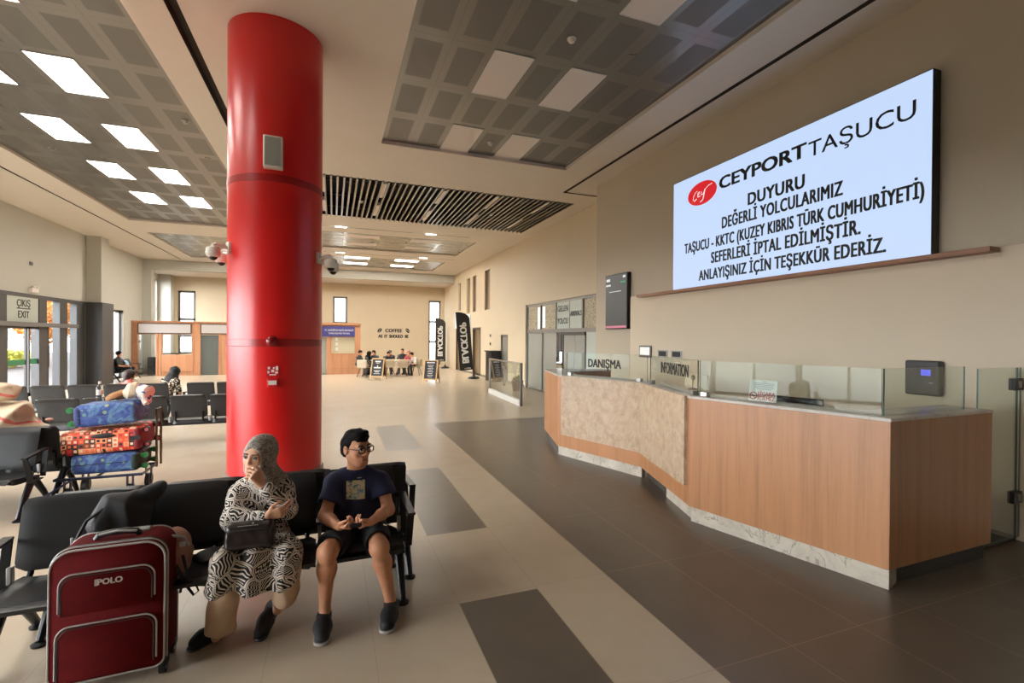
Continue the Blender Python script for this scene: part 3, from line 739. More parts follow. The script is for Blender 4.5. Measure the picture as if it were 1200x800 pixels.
p, r = on_seg(2, .40, 1.46); text('lettering', 'INFORMATION', .19, M['ink'], p, r, (0, 0, 1), g2, bold=.026, width=.78, depth=.001)
for i, t in ((1, .95), (2, .06), (2, .88), (3, .08), (3, .9)):
    p, r = on_seg(i, t, 1.288, 0); e = r; n = Vector((-e.y, e.x, 0)); Mx = Matrix((e, n, Vector((0, 0, 1)))).transposed().to_4x4(); Mx.translation = p
    obj('glass_clamp', MB().box(-.035, .035, -.03, .03, 0, .045, 0, Mx), M['steel'], desk, .003)
# ledge and floor behind, glass gate to the wall
struct('floor_platform', MB().box(5.30, XN - .07, 2.52, 8.2, 0, .035), mat('dark platform floor', S(66, 66, 64), .4))
gd = thing('glass_gate', 'tall clear glass gate with dark hinges between desk end and wall', 'glass gate', (5.62, 2.5, .04))
glass_panel('pane', (5.30, 2.47), (5.955, 2.49), .045, 1.63, gd); glass_panel('fixed_pane', (5.965, 2.49), (XN - .075, 2.50), .045, 1.63, gd)
for z in (1.42, .37):
    h = obj('hinge', MB().box(5.885, 6.02, 2.465, 2.515, z, z + .11), M['anthracite'], gd, .004); obj('hinge_plate', MB().box(5.93, 5.975, 2.458, 2.466, z + .025, z + .085), M['steel'], h)

# ---- things on the desk
M['paper'] = mat('white acrylic', S(226, 224, 218), .4)
a, r = on_seg(1, .615, 1.288, -.10); sgn = thing('no_smoking_sign', 'small white tabletop sign with red no smoking lettering behind the desk glass', 'sign', a)
n = Vector((r.y, -r.x, 0)); up = (Vector((0, 0, 1)) * .97 - n * .2).normalized()
Mx = Matrix((r, n, up)).transposed().to_4x4(); Mx.translation = a
obj('panel', MB().box(-.13, .13, -.004, .004, 0, .2, 0, Mx), M['paper'], sgn)
fd = Vector((0, 0, 1)); fr = n * .006
fsign = 1 if (Vector((0, 0, 1.87)) - a).dot(n) > 0 else -1
def sp(x, z): return a + r * x + up * z + n * .006 * fsign
M['redink'] = mat('red lettering', S(176, 34, 40), .6); M['greyink'] = mat('grey blue lettering', S(70, 78, 96), .6)
text('lettering', 'SİGARA', .052, M['redink'], sp(.035, .055), r, up, sgn, bold=.02, width=.16, depth=.001); text('lettering', 'İÇİLMEZ', .052, M['redink'], sp(.035, .012), r, up, sgn, bold=.02, width=.16, depth=.001)
rg = MB().tube([sp(-.085 + .033 * math.cos(q), .048 + .033 * math.sin(q)) for q in [k * math.pi / 12 for k in range(24)]], .005, 6, closed=True); rg.tube([sp(-.108, .071), sp(-.062, .025)], .004, 6); obj('no_smoking_ring', rg, M['redink'], sgn)
obj('cigarette', MB().tube([sp(-.11, .046), sp(-.062, .05)], .005, 6), M['ink'], sgn)
for k, w in enumerate((.06, .2, .21, .19, .2, .16)):
    obj('small_print', MB().tube([sp(-w / 2 + .02, .185 - .014 * k), sp(w / 2 + .0, .185 - .014 * k)], .0022, 4), M['greyink'], sgn)
t = thing('desk_monitor', 'black monitor top showing over the desk ledge beside the no smoking sign', 'monitor', (4.12, 3.35, .77))
Mx = Matrix.Translation((4.15, 3.33, .77)) @ Matrix.Rotation(math.radians(105), 4, 'Z')
obj('stand', MB().box(-.1, .1, -.08, .08, 0, .012, 0, Mx).box(-.02, .02, .0, .02, 0, .3, 0, Mx), M['black'], t); obj('screen', MB().box(-.26, .26, -.02, .015, .22, .555, 0, Mx), M['black'], t, .006)
obj('display', MB().box(-.245, .245, -.022, -.02, .24, .54, 0, Mx), mat('dark display', S(14, 15, 18), .15), t)
t = thing('microphone', 'small black gooseneck microphone behind the INFORMATION glass', 'microphone', (3.93, 4.45, 1.288))
obj('base', MB().lathe([(.05, 0), (.05, .015), (.03, .022)], (3.93, 4.45, 1.288)), M['black'], t); obj('neck', MB().tube([(3.93, 4.45, 1.3), (3.93, 4.45, 1.36), (3.925, 4.44, 1.41)], .006), M['black'], t); obj('head', MB().ball((3.922, 4.435, 1.43), (.022, .022, .03)), M['black'], t)
t = thing('white_board', 'blank cream board standing on the desk ledge behind the microphone', 'board', (4.16, 4.75, 1.288))
Mx = Matrix.Translation((4.13, 4.62, 1.288)) @ Matrix.Rotation(math.radians(73), 4, 'Z')
obj('panel', MB().box(-.30, .30, -.008, .008, .0, .17, 0, Mx), M['wall_light'], t, .003); obj('foot', MB().box(-.2, .2, -.03, .03, 0, .012, 0, Mx), M['white'], t)

# ---- on the wall behind the desk
XP = XN - .07
scn = thing('video_screen', 'large lit announcement screen with black lettering on the wall above the desk', 'screen', (XN - .06, 5.26, 2.79))
obj('cabinet', MB().box(XN - .13, XN - .005, 3.19, 7.335, 2.79, 4.785), M['black'], scn, .004, 1)
obj('display', MB().box(XN - .133, XN - .129, 3.20, 7.325, 2.80, 4.775), M['screen_bg'], scn)
XS = XN - .134; RT, UP = (0, -1, 0), (0, 0, 1)
def stext(body, yl, yr, z, size, bold, **kw):
    text('lettering', body, size, M['ink'], (XS, (yl + yr) / 2, z), RT, UP, scn, bold=bold, width=abs(yl - yr), depth=.0006, **kw)
stext('CEYPORT', 6.194, 4.66, 4.362, .275, 0.046)
stext('TAŞUCU', 4.61, 3.345, 4.33, .29, 0.004)
stext('DUYURU', 5.606, 4.675, 3.95, .26, 0.036, spacing=1.08)
stext('DEĞERLİ YOLCULARIMIZ', 6.132, 4.158, 3.703, .26, 0.030, spacing=1.08)
stext('TAŞUCU - KKTC (KUZEY KIBRIS TÜRK CUMHURİYETİ)', 7.01, 3.266, 3.43, .25, 0.030, spacing=1.08)
stext('SEFERLERİ İPTAL EDİLMİŞTİR.', 6.359, 3.931, 3.168, .26, 0.030, spacing=1.08)
stext('ANLAYIŞINIZ İÇİN TEŞEKKÜR EDERİZ.', 6.641, 3.642, 2.902, .25, 0.030, spacing=1.08)
lg = MB(); Mx = Matrix(((0, 0, -1), (-1, 0, 0), (0, 1, 0))).to_4x4()
lv = [Vector((XS + .0005, 6.595 + .345 * math.cos(q), 4.415 + .20 * math.sin(q))) for q in [k * 2 * math.pi / 48 for k in range(48)]]
lg.add(lv, [tuple(range(48))])
obj('oval_logo', lg, M['red_logo'], scn)
M['white_line'] = emit('white logo script', S(255, 255, 255), 1.0)
def sc_(pts): return [Vector((XS - .001, 6.595 - a, 4.415 + b)) for a, b in pts]
script = MB()
for pts in ([(-.11, .06), (-.15, .05), (-.20, -.01), (-.21, -.07), (-.18, -.10), (-.12, -.07)], [(-.10, -.02), (-.05, .02), (-.06, .04), (-.09, .02), (-.09, -.05), (-.03, -.04)],
            [(-.01, .03), (-.01, -.03), (.05, -.02), (.08, .05), (.03, -.12), (-.03, -.15)], [(.08, .05), (.16, .09), (.24, .10)]):
    script.tube(sc_(pts), .011, 6, sx=.3)
obj('logo_script', script, M['white_line'], scn)
sh = thing('wall_shelf', 'thin wooden ledge under the large screen', 'shelf', (XN - .1, 5.5, 2.74))
obj('board', MB().box(XN - .24, XN - .072, 2.66, 8.33, 2.735, 2.785), M['wood_dark'], sh, .003)
tv = thing('departures_monitor', 'tall black wall monitor with a pink strip between the arrivals doors and screen', 'monitor', (XN - .05, 9.3, 2.1))
obj('case', MB().box(XN - .10, XN - .002, 8.86, 9.74, 2.10, 3.345), M['black'], tv, .004)
obj('display', MB().box(XN - .103, XN - .099, 8.885, 9.72, 2.12, 3.325), emit('dim grey screen', S(66, 68, 68), 1.0), tv)
M['pinkline'] = emit('pink screen strip', S(206, 120, 140), 1.0); M['scr_white'] = emit('white screen fields', S(220, 224, 222), 1.0); M['scr_green'] = emit('green screen field', S(40, 150, 96), 1.0)
obj('footer_strip', MB().box(XN - .105, XN - .103, 8.885, 9.72, 2.125, 2.175), M['pinkline'], tv)
obj('status_field', MB().box(XN - .105, XN - .103, 9.55, 9.70, 3.20, 3.26).box(XN - .105, XN - .103, 8.93, 9.03, 3.24, 3.29).box(XN - .105, XN - .103, 9.52, 9.72, 3.09, 3.13), M['scr_white'], tv)
obj('status_field', MB().box(XN - .105, XN - .103, 8.93, 9.12, 3.13, 3.165), M['scr_green'], tv)
obj('caption', MB().box(XN - .105, XN - .103, 9.1, 9.58, 2.945, 2.96), M['scr_white'], tv)
fp = thing('control_box', 'dark wall control box with a small blue display beyond the desk end', 'control panel', (XP, 3.26, 1.29))
obj('case', MB().box(XP - .09, XP, 3.095, 3.42, 1.285, 1.66), mat('dark grey plastic', S(52, 52, 54), .4), fp, .02, 3)
obj('bezel', MB().box(XP - .094, XP - .089, 3.13, 3.31, 1.47, 1.60), M['black'], fp); obj('display', MB().box(XP - .096, XP - .093, 3.17, 3.26, 1.50, 1.565), emit('blue display', S(90, 96, 240), 1.3), fp)
obj('led', MB().ball((XP - .09, 3.35, 1.555), .006, 8), M['red_logo'], fp); obj('label_strip', MB().box(XP - .092, XP - .089, 3.15, 3.19, 1.42, 1.426), M['white_ink'], fp)
t = thing('wall_display', 'small white lit panel in a grey frame on the wall behind the desk', 'display', (XP, 8.2, 1.5))
obj('frame', MB().box(XP - .04, XP, 8.02, 8.40, 1.50, 1.74), M['frame'], t, .005); obj('display', MB().box(XP - .043, XP - .039, 8.05, 8.37, 1.55, 1.71), emit('white display', S(236, 236, 230), 1.1), t)
for y, q in ((7.68, 'nearer to the white display'), (7.28, 'farther from the white display')):
    t = thing('wall_socket', 'dark faced wall socket in a silver plate, %s' % q, 'wall socket', (XP, y, 1.55), 'sockets on the wall behind the desk')
    obj('plate', MB().box(XP - .012, XP, y - .15, y + .15, 1.52, 1.66), M['silver'], t, .003); obj('insert', MB().box(XP - .016, XP - .011, y - .11, y + .11, 1.545, 1.64), M['black'], t)
# ================================================================ arrivals doors, gate, booths, coffee corner
M['mesh_panel'] = None
def perforated():
    t = NT('patterned film'); p = t.pos((1, 1, 1), obj=False)
    v = t.n('TexVoronoi', feature='DISTANCE_TO_EDGE'); t.l(p, v.inputs['Vector']); v.inputs['Scale'].default_value = 22
    f = t.math('LESS_THAN', v.outputs[0], .09); t.set(c=t.mix(f, S(196, 184, 154), S(112, 106, 90)), r=.5); return t.m
M['mesh_panel'] = perforated()
X = XF + .08
ad = thing('arrivals_doors', 'grey framed frosted glass arrivals doors with patterned panels above', 'double door', (X, 14, 0))
fr = MB()
def fbox(y0, y1, z0, z1, d=.0): fr.box(X - .04 - d, X + .04, y0, y1, z0, z1)
fbox(11.0, 16.82, 3.06, 3.14); fbox(11.0, 16.82, 2.08, 2.20); fbox(16.74, 16.82, 0, 3.14); fbox(15.36, 15.44, 0, 2.1); fbox(15.50, 15.56, 2.2, 3.06)
for y in (13.92,): fbox(y, y + .06, 0, 2.1); fbox(14.26, 14.32, 2.2, 3.1)
for y in (12.46,): fbox(y, y + .07, 2.2, 3.1)
fbox(11.0, 16.82, 0, .06)
obj('frame', fr, mat('satin grey frame', S(132, 130, 126), .35, .5), ad)
obj('dark_jamb', MB().box(X - .02, X + .05, 13.75, 14.25, 0, 2.08).box(X - .03, X + .05, 12.36, 14.25, 1.98, 2.1), M['anthracite'], ad)
for a, b in ((15.44, 16.74), (14.25, 15.36)): obj('side_pane', MB().box(X, X + .012, a, b, .06, 2.08), M['frost'], ad)
for a, b in ((13.02, 13.72), (12.36, 13.0)): obj('door_leaf', MB().box(X - .015, X + .012, a, b, .02, 1.98), M['frost'], ad)
obj('side_pane', MB().box(X, X + .012, 11.0, 12.3, .06, 2.08), M['frost_light'], ad)
for a, b in ((15.58, 16.74), (14.02, 15.5) if False else (14.34, 15.48), (11.0, 12.44)): obj('patterned_panel', MB().box(X, X + .012, a, b, 2.2, 3.06), M['mesh_panel'], ad)
sp_ = obj('sign_panel', MB().box(X - .01, X + .012, 12.54, 14.30, 2.2, 3.06), M['frost_light'], ad)
obj('sign_joint', MB().box(X - .014, X + .012, 13.32, 13.36, 2.2, 3.06), M['frame'], ad)
for body, z in (('GELEN', 2.76), ('YOLCU', 2.36)): text('lettering', body, .26, M['ink'], (X - .016, 13.82, z), (0, -1, 0), (0, 0, 1), sp_, bold=.006, width=.74)
text('lettering', 'ARRIVALS', .22, M['ink'], (X - .016, 12.93, 2.58), (0, -1, 0), (0, 0, 1), sp_, bold=.006, width=.72)
wn = obj('lit_pattern_pane', MB().box(X - .004, X, 15.62, 15.84, 2.22, 3.0).box(X - .004, X, 15.2, 15.42, 2.26, 3.0), emit('daylight behind film', S(240, 240, 236), 1.3), ad)

gt = thing('glass_barrier', 'waist high glass barrier in a steel frame by the arrivals doors', 'barrier', (4.98, 13.9, 0))
def gq(t): return (5.06 + (4.885 - 5.06) * t, 15.58 + (12.2 - 15.58) * t)
for t_ in (0, .985): p = gq(t_); obj('post', MB().box(p[0] - .03, p[0] + .03, p[1] - .04, p[1] + .04, 0, 1.19), M['frame' if t_ else 'steel'], gt, .004)
def gbar(z0, z1, w, m, name, a=0, b=.985):
    p, q = gq(a), gq(b); obj(name, MB().prism([(p[0] - w, p[1]), (q[0] - w, q[1]), (q[0] + w, q[1]), (p[0] + w, p[1])], z0, z1), m, gt)
gbar(1.15, 1.19, .022, M['steel'], 'top_rail'); gbar(0, .16, .05, M['white_metal'], 'base')
gbar(.16, 1.15, .006, M['glass'], 'glass_pane', .01, .48); gbar(.16, 1.15, .006, M['glass'], 'glass_pane', .5, .975)
for z in (.42, .95):
    p = gq(.49); obj('bracket', MB().box(p[0] - .03, p[0] + .03, p[1] - .06, p[1] + .06, z, z + .05), M['steel'], gt)
# a black console and a planter seen past the barrier
t = thing('black_console', 'black upright console against the far right wall past the banner', 'console', (6.62, 19.95, 0))
obj('body', MB().box(6.42, XF - .01, 19.6, 20.4, 0, 1.28), M['black'], t, .01); obj('slanted_top', MB().prism([(6.36, 19.58), (XF - .01, 19.58), (XF - .01, 20.42), (6.36, 20.42)], 1.28, 1.33), M['black'], t)
t = thing('planter', 'dark planter with a low green plant behind the glass barrier', 'plant', (6.2, 15.9, 0))
obj('pot', MB().lathe([(.16, 0), (.22, .34), (.23, .36), (.20, .36)], (6.2, 15.9, 0)), M['black'], t)
lf = MB()
for k in range(46):
    a = random.uniform(0, 6.28); e = random.uniform(.3, 1.2); L = random.uniform(.16, .32); d = Vector((math.cos(a) * math.cos(e), math.sin(a) * math.cos(e), math.sin(e))); s_ = d.cross(Vector((0, 0, 1))).normalized() * .03; b0 = Vector((6.2, 15.9, .36)); m_ = b0 + d * L * .55; tip = b0 + d * L - Vector((0, 0, .04))
    lf.add([b0, m_ + s_, tip, m_ - s_], [(0, 1, 2, 3)])
obj('leaves', lf, mat('green leaves', S(74, 110, 58), .5), t)
for z, q in ((1.93, 'upper'), (1.55, 'lower')):
    o = obj('wall_switch', MB().box(XF - .02, XF - .001, 21.05, 21.2, z, z + .13), M['black']); tag(o, 'small black wall switch above the black console, the %s one' % q, 'switch', 'switches above the console')
obj_ = thing('narrow_door', 'narrow grey glazed door in the far right wall behind the barrier', 'door', (XF + .1, 19.2, 0))
obj('frame', MB().box(XF + .02, XF + .1, 18.76, 18.84, 0, 2.03).box(XF + .02, XF + .1, 19.58, 19.66, 0, 2.03).box(XF + .02, XF + .1, 18.76, 19.66, 1.95, 2.03), M['frame'], obj_); obj('pane', MB().box(XF + .05, XF + .07, 18.84, 19.58, 0, 1.95), mat('dim glass', S(120, 120, 112), .2), obj_)
pl = thing('projecting_sign', 'blank white lit sign box projecting from the wall behind the tall banner', 'sign', (6.5, 24.6, 2.35))
obj('box', MB().box(6.0, XF - .001, 24.55, 24.68, 2.36, 3.18), M['white'], pl, .01); obj('lit_face', MB().box(6.03, XF - .03, 24.54, 24.55, 2.39, 3.15), emit('lit sign face', S(255, 250, 240), 1.1), pl)
for y, q in ((22.7, 'nearer'), (26.1, 'farther')):
    w = 1.4 if y < 24 else 1.6; zt = 2.42 if y < 24 else 2.46
    f = MB().box(XF - .02, XF + .06, y, y + .09, 0, zt).box(XF - .02, XF + .06, y + w - .09, y + w, 0, zt).box(XF - .02, XF + .06, y, y + w, zt - .09, zt)
    struct('door_%d' % (3 if y < 24 else 4), f, mat('dark brown door frame', S(58, 44, 36), .5))
    struct('trim_%d' % (1 if y < 24 else 2), MB().box(XF + .3, XF + .34, y + .1, y + w * .5, 0, zt - .1), M['wood_light'])

# ---- timber booths
M['booth_white'] = mat('pale sign board', S(186, 180, 178), .5)
M['booth_dark'] = mat('dark board edge', S(64, 48, 42), .5)
def booth_front(root, xs, y, ztop, openings, th=.12):
    f = MB(); x0, x1 = xs
    holed(f, lambda u, v, d: (u, y + d, v), x0, x1, 0, ztop, [o + (th, 0, None) for o in openings])
    f.box(x0 - .03, x1 + .03, y - .04, y + th + .02, ztop, ztop + .06)
    return obj('front_wall', f, M['wood_booth'], root)
b = thing('ticket_booth', 'long wooden booth with blank white fascias behind the rear rows of seats', 'booth', (-6, 26.9, 0))
YK = 26.8
booth_front(b, (-8.70, -2.4), YK, 2.53, [(-8.48, -7.73, 0, 1.95), (-7.53, -6.33, 1.0, 1.95), (-5.98, -5.22, 0, 1.95), (-4.9, -3.4, 1.0, 1.95)])
def fascia(root, x0, x1, z0, z1, y, m):
    f = obj('fascia', MB().box(x0, x1, y - .025, y + .01, z0, z1), M['booth_dark'], root); obj('fascia_board', MB().box(x0 + .05, x1 - .05, y - .032, y - .024, z0 + .05, z1 - .03), m, f); return f
fascia(b, -8.48, -6.33, 1.98, 2.47, YK, M['booth_white']); fascia(b, -5.98, -3.3, 1.98, 2.47, YK, M['booth_white'])
for x in (-8.50, -7.73, -7.60, -6.30, -6.02, -5.18): obj('post', MB().box(x - .035, x + .035, YK - .03, YK + .01, 0, 2.0), M['wood_booth'] if x > -8.4 else M['wood_dark'], b)
obj('corner_post', MB().box(-8.70, -8.47, YK - .04, YK + .02, 0, 2.53), M['wood_dark'], b)
obj('glass_door', MB().box(-8.47, -7.76, YK + .05, YK + .06, 0, 1.94), M['glass_win'], b)
obj('glass_window', MB().box(-7.52, -6.34, YK + .05, YK + .06, 1.0, 1.94), M['glass_win'], b)
obj('dark_glass_door', MB().box(-5.97, -5.23, YK + .05, YK + .06, 0, 1.94), mat('dim green glass', S(74, 78, 72), .2), b)
obj('counter_ledge', MB().box(-7.52, -6.34, YK - .06, YK + .1, .2, .24), M['wood_booth'], b)
obj('side_wall', MB().box(-2.5, -2.4, YK, 30.2, 0, 2.53), M['wood_booth'], b)
obj('door_handle', MB().cyl((-8.40, YK + .02, 1.62), (-8.40, YK - .04, 1.62), .03).cyl((-5.30, YK + .02, 1.0), (-5.30, YK - .04, 1.0), .03), M['black'], b)
for x, q in ((-8.14, 'nearer to the entrance'), (-7.63, 'nearer to the wooden post')):
    t = thing('grey_cabinet', 'dark grey upright box behind the booth glass, %s' % q, 'cabinet', (x, 27.7, 0), 'grey boxes inside the booth')
    obj('body', MB().box(x - .17, x + .17, 27.5, 27.9, .02, .86), mat('slate grey laminate', S(84, 86, 92), .5), t, .01); obj('side_strip', MB().box(x + .07, x + .165, 27.49, 27.5, .06, .82), M['anthracite'], t); obj('base', MB().box(x - .15, x + .15, 27.52, 27.88, 0, .03), M['black'], t)
t = thing('booth_shelf', 'small dark shelf with a wire rack inside the glass booth', 'shelf', (-7.55, 28.2, 0))
obj('shelf_board', MB().box(-7.95, -7.2, 28.0, 28.5, .98, 1.03), M['black'], t); obj('leg', MB().box(-7.9, -7.85, 28.1, 28.4, 0, .98), M['frame'], t); obj('leg', MB().box(-7.3, -7.25, 28.1, 28.4, 0, .98), M['frame'], t)
rk = MB()
for x in (-7.9, -7.7): rk.tube([(x, 28.2, 1.03), (x, 28.2, 1.22), (x + .16, 28.2, 1.22)], .01, 6)
obj('wire_rack', rk, M['steel'], t)

YQ = 25.6
q = thing('passport_booth', 'wooden booth with a dark blue sign above its window, before the coffee wall', 'booth', (.2, 26.2, 0))
booth_front(q, (-2.0, 1.33), YQ, 2.52, [(-.95, -.28, 0, 1.9), (-.08, 1.06, 1.05, 1.88)])
obj('side_wall', MB().box(1.23, 1.33, YQ + .12, 28.2, 0, 2.52), M['wood_booth'], q)
obj('roof_edge', MB().box(-2.0, 1.35, YQ - .05, YQ + .1, 2.50, 2.60), M['wood_booth'], q, .005)
obj('glass_door', MB().box(-.94, -.29, YQ + .05, YQ + .06, 0, 1.9), M['frost'], q); obj('door_rail', MB().box(-.95, -.28, YQ - .02, YQ + .0, 0, .06), M['frame'], q)
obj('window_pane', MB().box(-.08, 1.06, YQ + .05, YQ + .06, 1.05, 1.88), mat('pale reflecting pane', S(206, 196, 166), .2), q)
obj('window_frame', MB().box(-.1, 1.08, YQ - .015, YQ + .0, 1.03, 1.06).box(-.1, 1.08, YQ - .015, YQ, 1.87, 1.9).box(-.1, -.07, YQ - .015, YQ, 1.03, 1.9).box(1.05, 1.08, YQ - .015, YQ, 1.03, 1.9), M['wood_booth'], q)
M['navy_sign'] = mat('navy sign', S(58, 58, 118), .4)
sb = obj('blue_sign', MB().box(-1.6, 1.05, YQ - .05, YQ - .02, 1.91, 2.42), M['navy_sign'], q)
text('lettering', 'TC. VALİLİĞİ NE MALİYE BAKANLIĞI', .12, M['white_ink'], (.30, YQ - .055, 2.19), (1, 0, 0), (0, 0, 1), sb, bold=.02, width=1.36); text('lettering', 'Yurtdışı Çıkış Harcı Pulu Satış', .12, M['white_ink'], (.30, YQ - .055, 2.04), (1, 0, 0), (0, 0, 1), sb, bold=.015, width=1.0)
obj('panel_groove', MB().box(-.1, 1.1, YQ - .008, YQ - .002, .28, .295).box(-.1, 1.1, YQ - .008, YQ - .002, .17, .18), M['wood_dark'], q)
for i, z in enumerate((1.70, 1.45, 1.20)):
    o = obj('paper_notice', MB().box(.12, .25, YQ + .03, YQ + .035, z, z + .17), M['paper']); tag(o, 'white paper notice in the booth window under the blue sign, %s' % ('topmost', 'middle one', 'lowest')[i], 'notice', 'notices in the booth window')

# ---- coffee wall
cw = thing('wall_lettering', 'black COFFEE AS IT SHOULD BE lettering with two bean signs on the back wall', 'wall sign', (3.64, YB - .01, 1.85))
text('lettering', 'COFFEE', .30, M['ink'], (3.62, YB - .012, 2.22), (1, 0, 0), (0, 0, 1), cw, bold=.05, width=1.02, spacing=1.1, depth=.01)
text('lettering', 'AS  IT  SHOULD  BE', .27, M['ink'], (3.62, YB - .012, 1.87), (1, 0, 0), (0, 0, 1), cw, bold=.055, width=1.86, depth=.01)
for x, s_ in ((2.76, 1), (4.50, -1)):
    bn = MB(); a = math.radians(50 * s_); bn.add([Vector((x, YB - .012, 2.33)) + Vector((math.cos(a), 0, math.sin(a))) * .17 * math.cos(k * .2618) + Vector((-math.sin(a), 0, math.cos(a))) * .105 * math.sin(k * .2618) for k in range(24)], [tuple(range(24))])
    o = obj('coffee_bean', bn, M['ink'], cw)
    obj('bean_crease', MB().tube([Vector((x, YB - .02, 2.33)) + Vector((math.cos(a), 0, math.sin(a))) * t_ + Vector((-math.sin(a), 0, math.cos(a))) * .03 * math.sin(t_ * 18) for t_ in [-.15 + .03 * k for k in range(11)]], .014, 6), M['wall'], o)

# ---- chalk boards
def a_board(x, y, yaw, label, rows):
    t = thing('chalk_board', label, 'a-board', (x, y, 0), 'chalk boards by the coffee tables'); R_ = Matrix.Translation((x, y, 0)) @ Matrix.Rotation(yaw, 4, 'Z')
    for s_ in (-1, 1):
        Mx = R_ @ Matrix.Translation((0, s_ * .27, 0)) @ Matrix.Rotation(s_ * math.radians(15), 4, 'X')
        f = MB().box(-.30, -.25, -.015, .015, 0, .98, 0, Mx).box(.25, .30, -.015, .015, 0, .98, 0, Mx).box(-.25, .25, -.015, .015, .13, .18, 0, Mx).box(-.25, .25, -.015, .015, .93, .98, 0, Mx)
        o = obj('wood_frame', f, M['wood_light'], t); obj('slate', MB().box(-.25, .25, -.008, .008, .18, .93, 0, Mx), mat('slate', S(28, 28, 30), .6), o)
        if s_ == -1:
            ck = MB()
            for w, z, h in rows: ck.box(-w / 2, w / 2, -.010, -.0085, z, z + h, 0, Mx)
            obj('chalk_marks', ck, M['white_ink'], o)
    return t
a_board(1.93, 22.05, math.radians(-30), 'pine framed chalk board with large drawing, before the coffee tables', [(.26, .80, .06), (.16, .74, .03), (.05, .56, .1), (.34, .52, .06), (.3, .4, .03), (.2, .34, .03), (.3, .27, .02)])
a_board(3.88, 19.9, math.radians(-28), 'chalk board with list writing, standing nearer to the banners', [(.34, .84, .05)] + [(.2 if k % 2 else .26, .74 - .07 * k, .02) for k in range(8)])

# ---- feather banners
def banner(x, y, h, w, yaw, label, tilt=0.0):
    t = thing('feather_banner', label, 'banner', (x, y, 0), 'black feather banners'); R_ = Matrix.Translation((x, y, 0)) @ Matrix.Rotation(yaw, 4, 'Z') @ Matrix.Rotation(tilt, 4, 'Y')
    z0 = .42; pts = []
    n = 14
    top = [(-w * (1 - math.cos(a)) , h - w * .55 + w * .55 * math.sin(a)) for a in [k * math.pi / 2 / n for k in range(n + 1)]]
    pts = [(0, z0)] + top + [(-w, z0 + .0)]
    vs = [R_ @ Vector((px_, d_ + .015 * math.sin(pz * 3), pz)) for d_ in (-.004, .004) for px_, pz in pts]; k = len(pts)
    m = MB().add(vs, [tuple(range(k))[::-1], tuple(range(k, 2 * k))] + [(i, (i + 1) % k, (i + 1) % k + k, i + k) for i in range(k)])
    cl = obj('cloth', m, mat('black banner cloth', S(34, 33, 33), .8), t)
    obj('pole', MB().tube([R_ @ Vector(p) for p in [(0.01, 0, .06), (0.01, 0, h - w * .6)] + [(a + .01, 0, b) for a, b in top[1::3]]], .014, 8), M['black'], t)
    u_ = R_.to_3x3() @ Vector((0, 0, 1)); r_ = R_.to_3x3() @ Vector((1, 0, 0))
    # seen from its back: the letters run up the cloth, mirrored
    o_ = R_ @ Vector((-w * .5 - .16 * w / .6, -.03, z0 + .32))
    text('lettering', 'BLACKTOP', w * .72, M['white_ink'], o_, u_, r_, cl, align='LEFT', bold=.045, width=h - z0 - .85, depth=.001)
    text('lettering', 'coffee', .09, M['white_ink'], R_ @ Vector((-.25, -.02, z0 + .06)), r_, u_, cl, bold=.03, width=.3, depth=.001)
    obj('base', MB().lathe([(.27, 0), (.27, .04), (.2, .09), (.07, .11), (.05, .2)], (x, y, 0), 24), M['black'], t); return t
banner(6.16, 21.4, 3.12, .62, 0.0, 'black feather banner with white lettering, the nearer one', math.radians(-5))
banner(6.55, 29.2, 3.1, .62, 0.0, 'black feather banner with white lettering, the farther one before the corner window')

# ---- coffee tables, chairs
def cafe_table(x, y, label):
    t = thing('cafe_table', label, 'table', (x, y, 0), 'coffee tables')
    obj('top', MB().lathe([(.42, .72), (.44, .735), (.43, .75)], (x, y, 0)), M['white_metal'], t)
    l = MB()
    for k in range(4):
        a = math.pi / 4 + k * math.pi / 2; l.tube([(x + .30 * math.cos(a), y + .30 * math.sin(a), .72), (x + .05 * math.cos(a), y + .05 * math.sin(a), .40), (x + .34 * math.cos(a), y + .34 * math.sin(a), .0)], .018, 6)
    obj('crossed_legs', l, M['black_metal'], t); return t
def cafe_chair():
    t = thing('cafe_chair', 'cream shell chair', 'chair', (0, 0, 0), 'cream shell chairs')
    s_ = SDF((-.36, -.36, .38), (.36, .36, .90), .016); s_.ell((0, 0, .47), (.27, .27, .06)); s_.box((0, .22, .62), (.26, .04, .2), r=.04, k=.05); s_.cone((-.26, .12, .55), (-.2, .24, .72), .035, k=.06); s_.cone((.26, .12, .55), (.2, .24, .72), .035, k=.06); s_.cone((-.27, -.1, .5), (-.26, .12, .58), .03, k=.05); s_.cone((.27, -.1, .5), (.26, .12, .58), .03, k=.05)
    solid('shell', s_, mat('cream upholstery', S(206, 192, 168), .7), t)
    for a, c in ((-1, -1), (1, -1), (-1, 1), (1, 1)): obj('leg', MB().cyl((a * .13, c * .13, .42), (a * .25, c * .25, 0), .02, .014, 10), M['booth_dark'], t)
    return t
for x, y, q in ((1.75, 24.6, 'coffee table nearest to the wooden booth'), (3.25, 24.6, 'coffee table nearest to the corner window')): cafe_table(x, y, q)
ch = cafe_chair(); first = True
for x, y, rz, lab in ((1.42, 23.75, 145, 'cream shell chair beside the wooden booth corner'), (3.15, 23.55, 180, 'cream shell chair with its back turned, between the chalk boards'), (3.92, 24.1, 245, 'cream shell chair turned sideways at the outer end of the coffee tables'),
                      (2.55, 24.0, 200, 'cream shell chair half hidden behind the first chalk board'), (1.9, 25.5, 0, 'cream shell chair behind the first coffee table'), (3.4, 25.5, -10, 'cream shell chair behind the second coffee table')):
    if first: ch.location = (x, y, 0); ch.rotation_euler = (0, 0, math.radians(rz)); ch['label'] = lab; first = False
    else: dup(ch, (x, y, 0), math.radians(rz), lab)
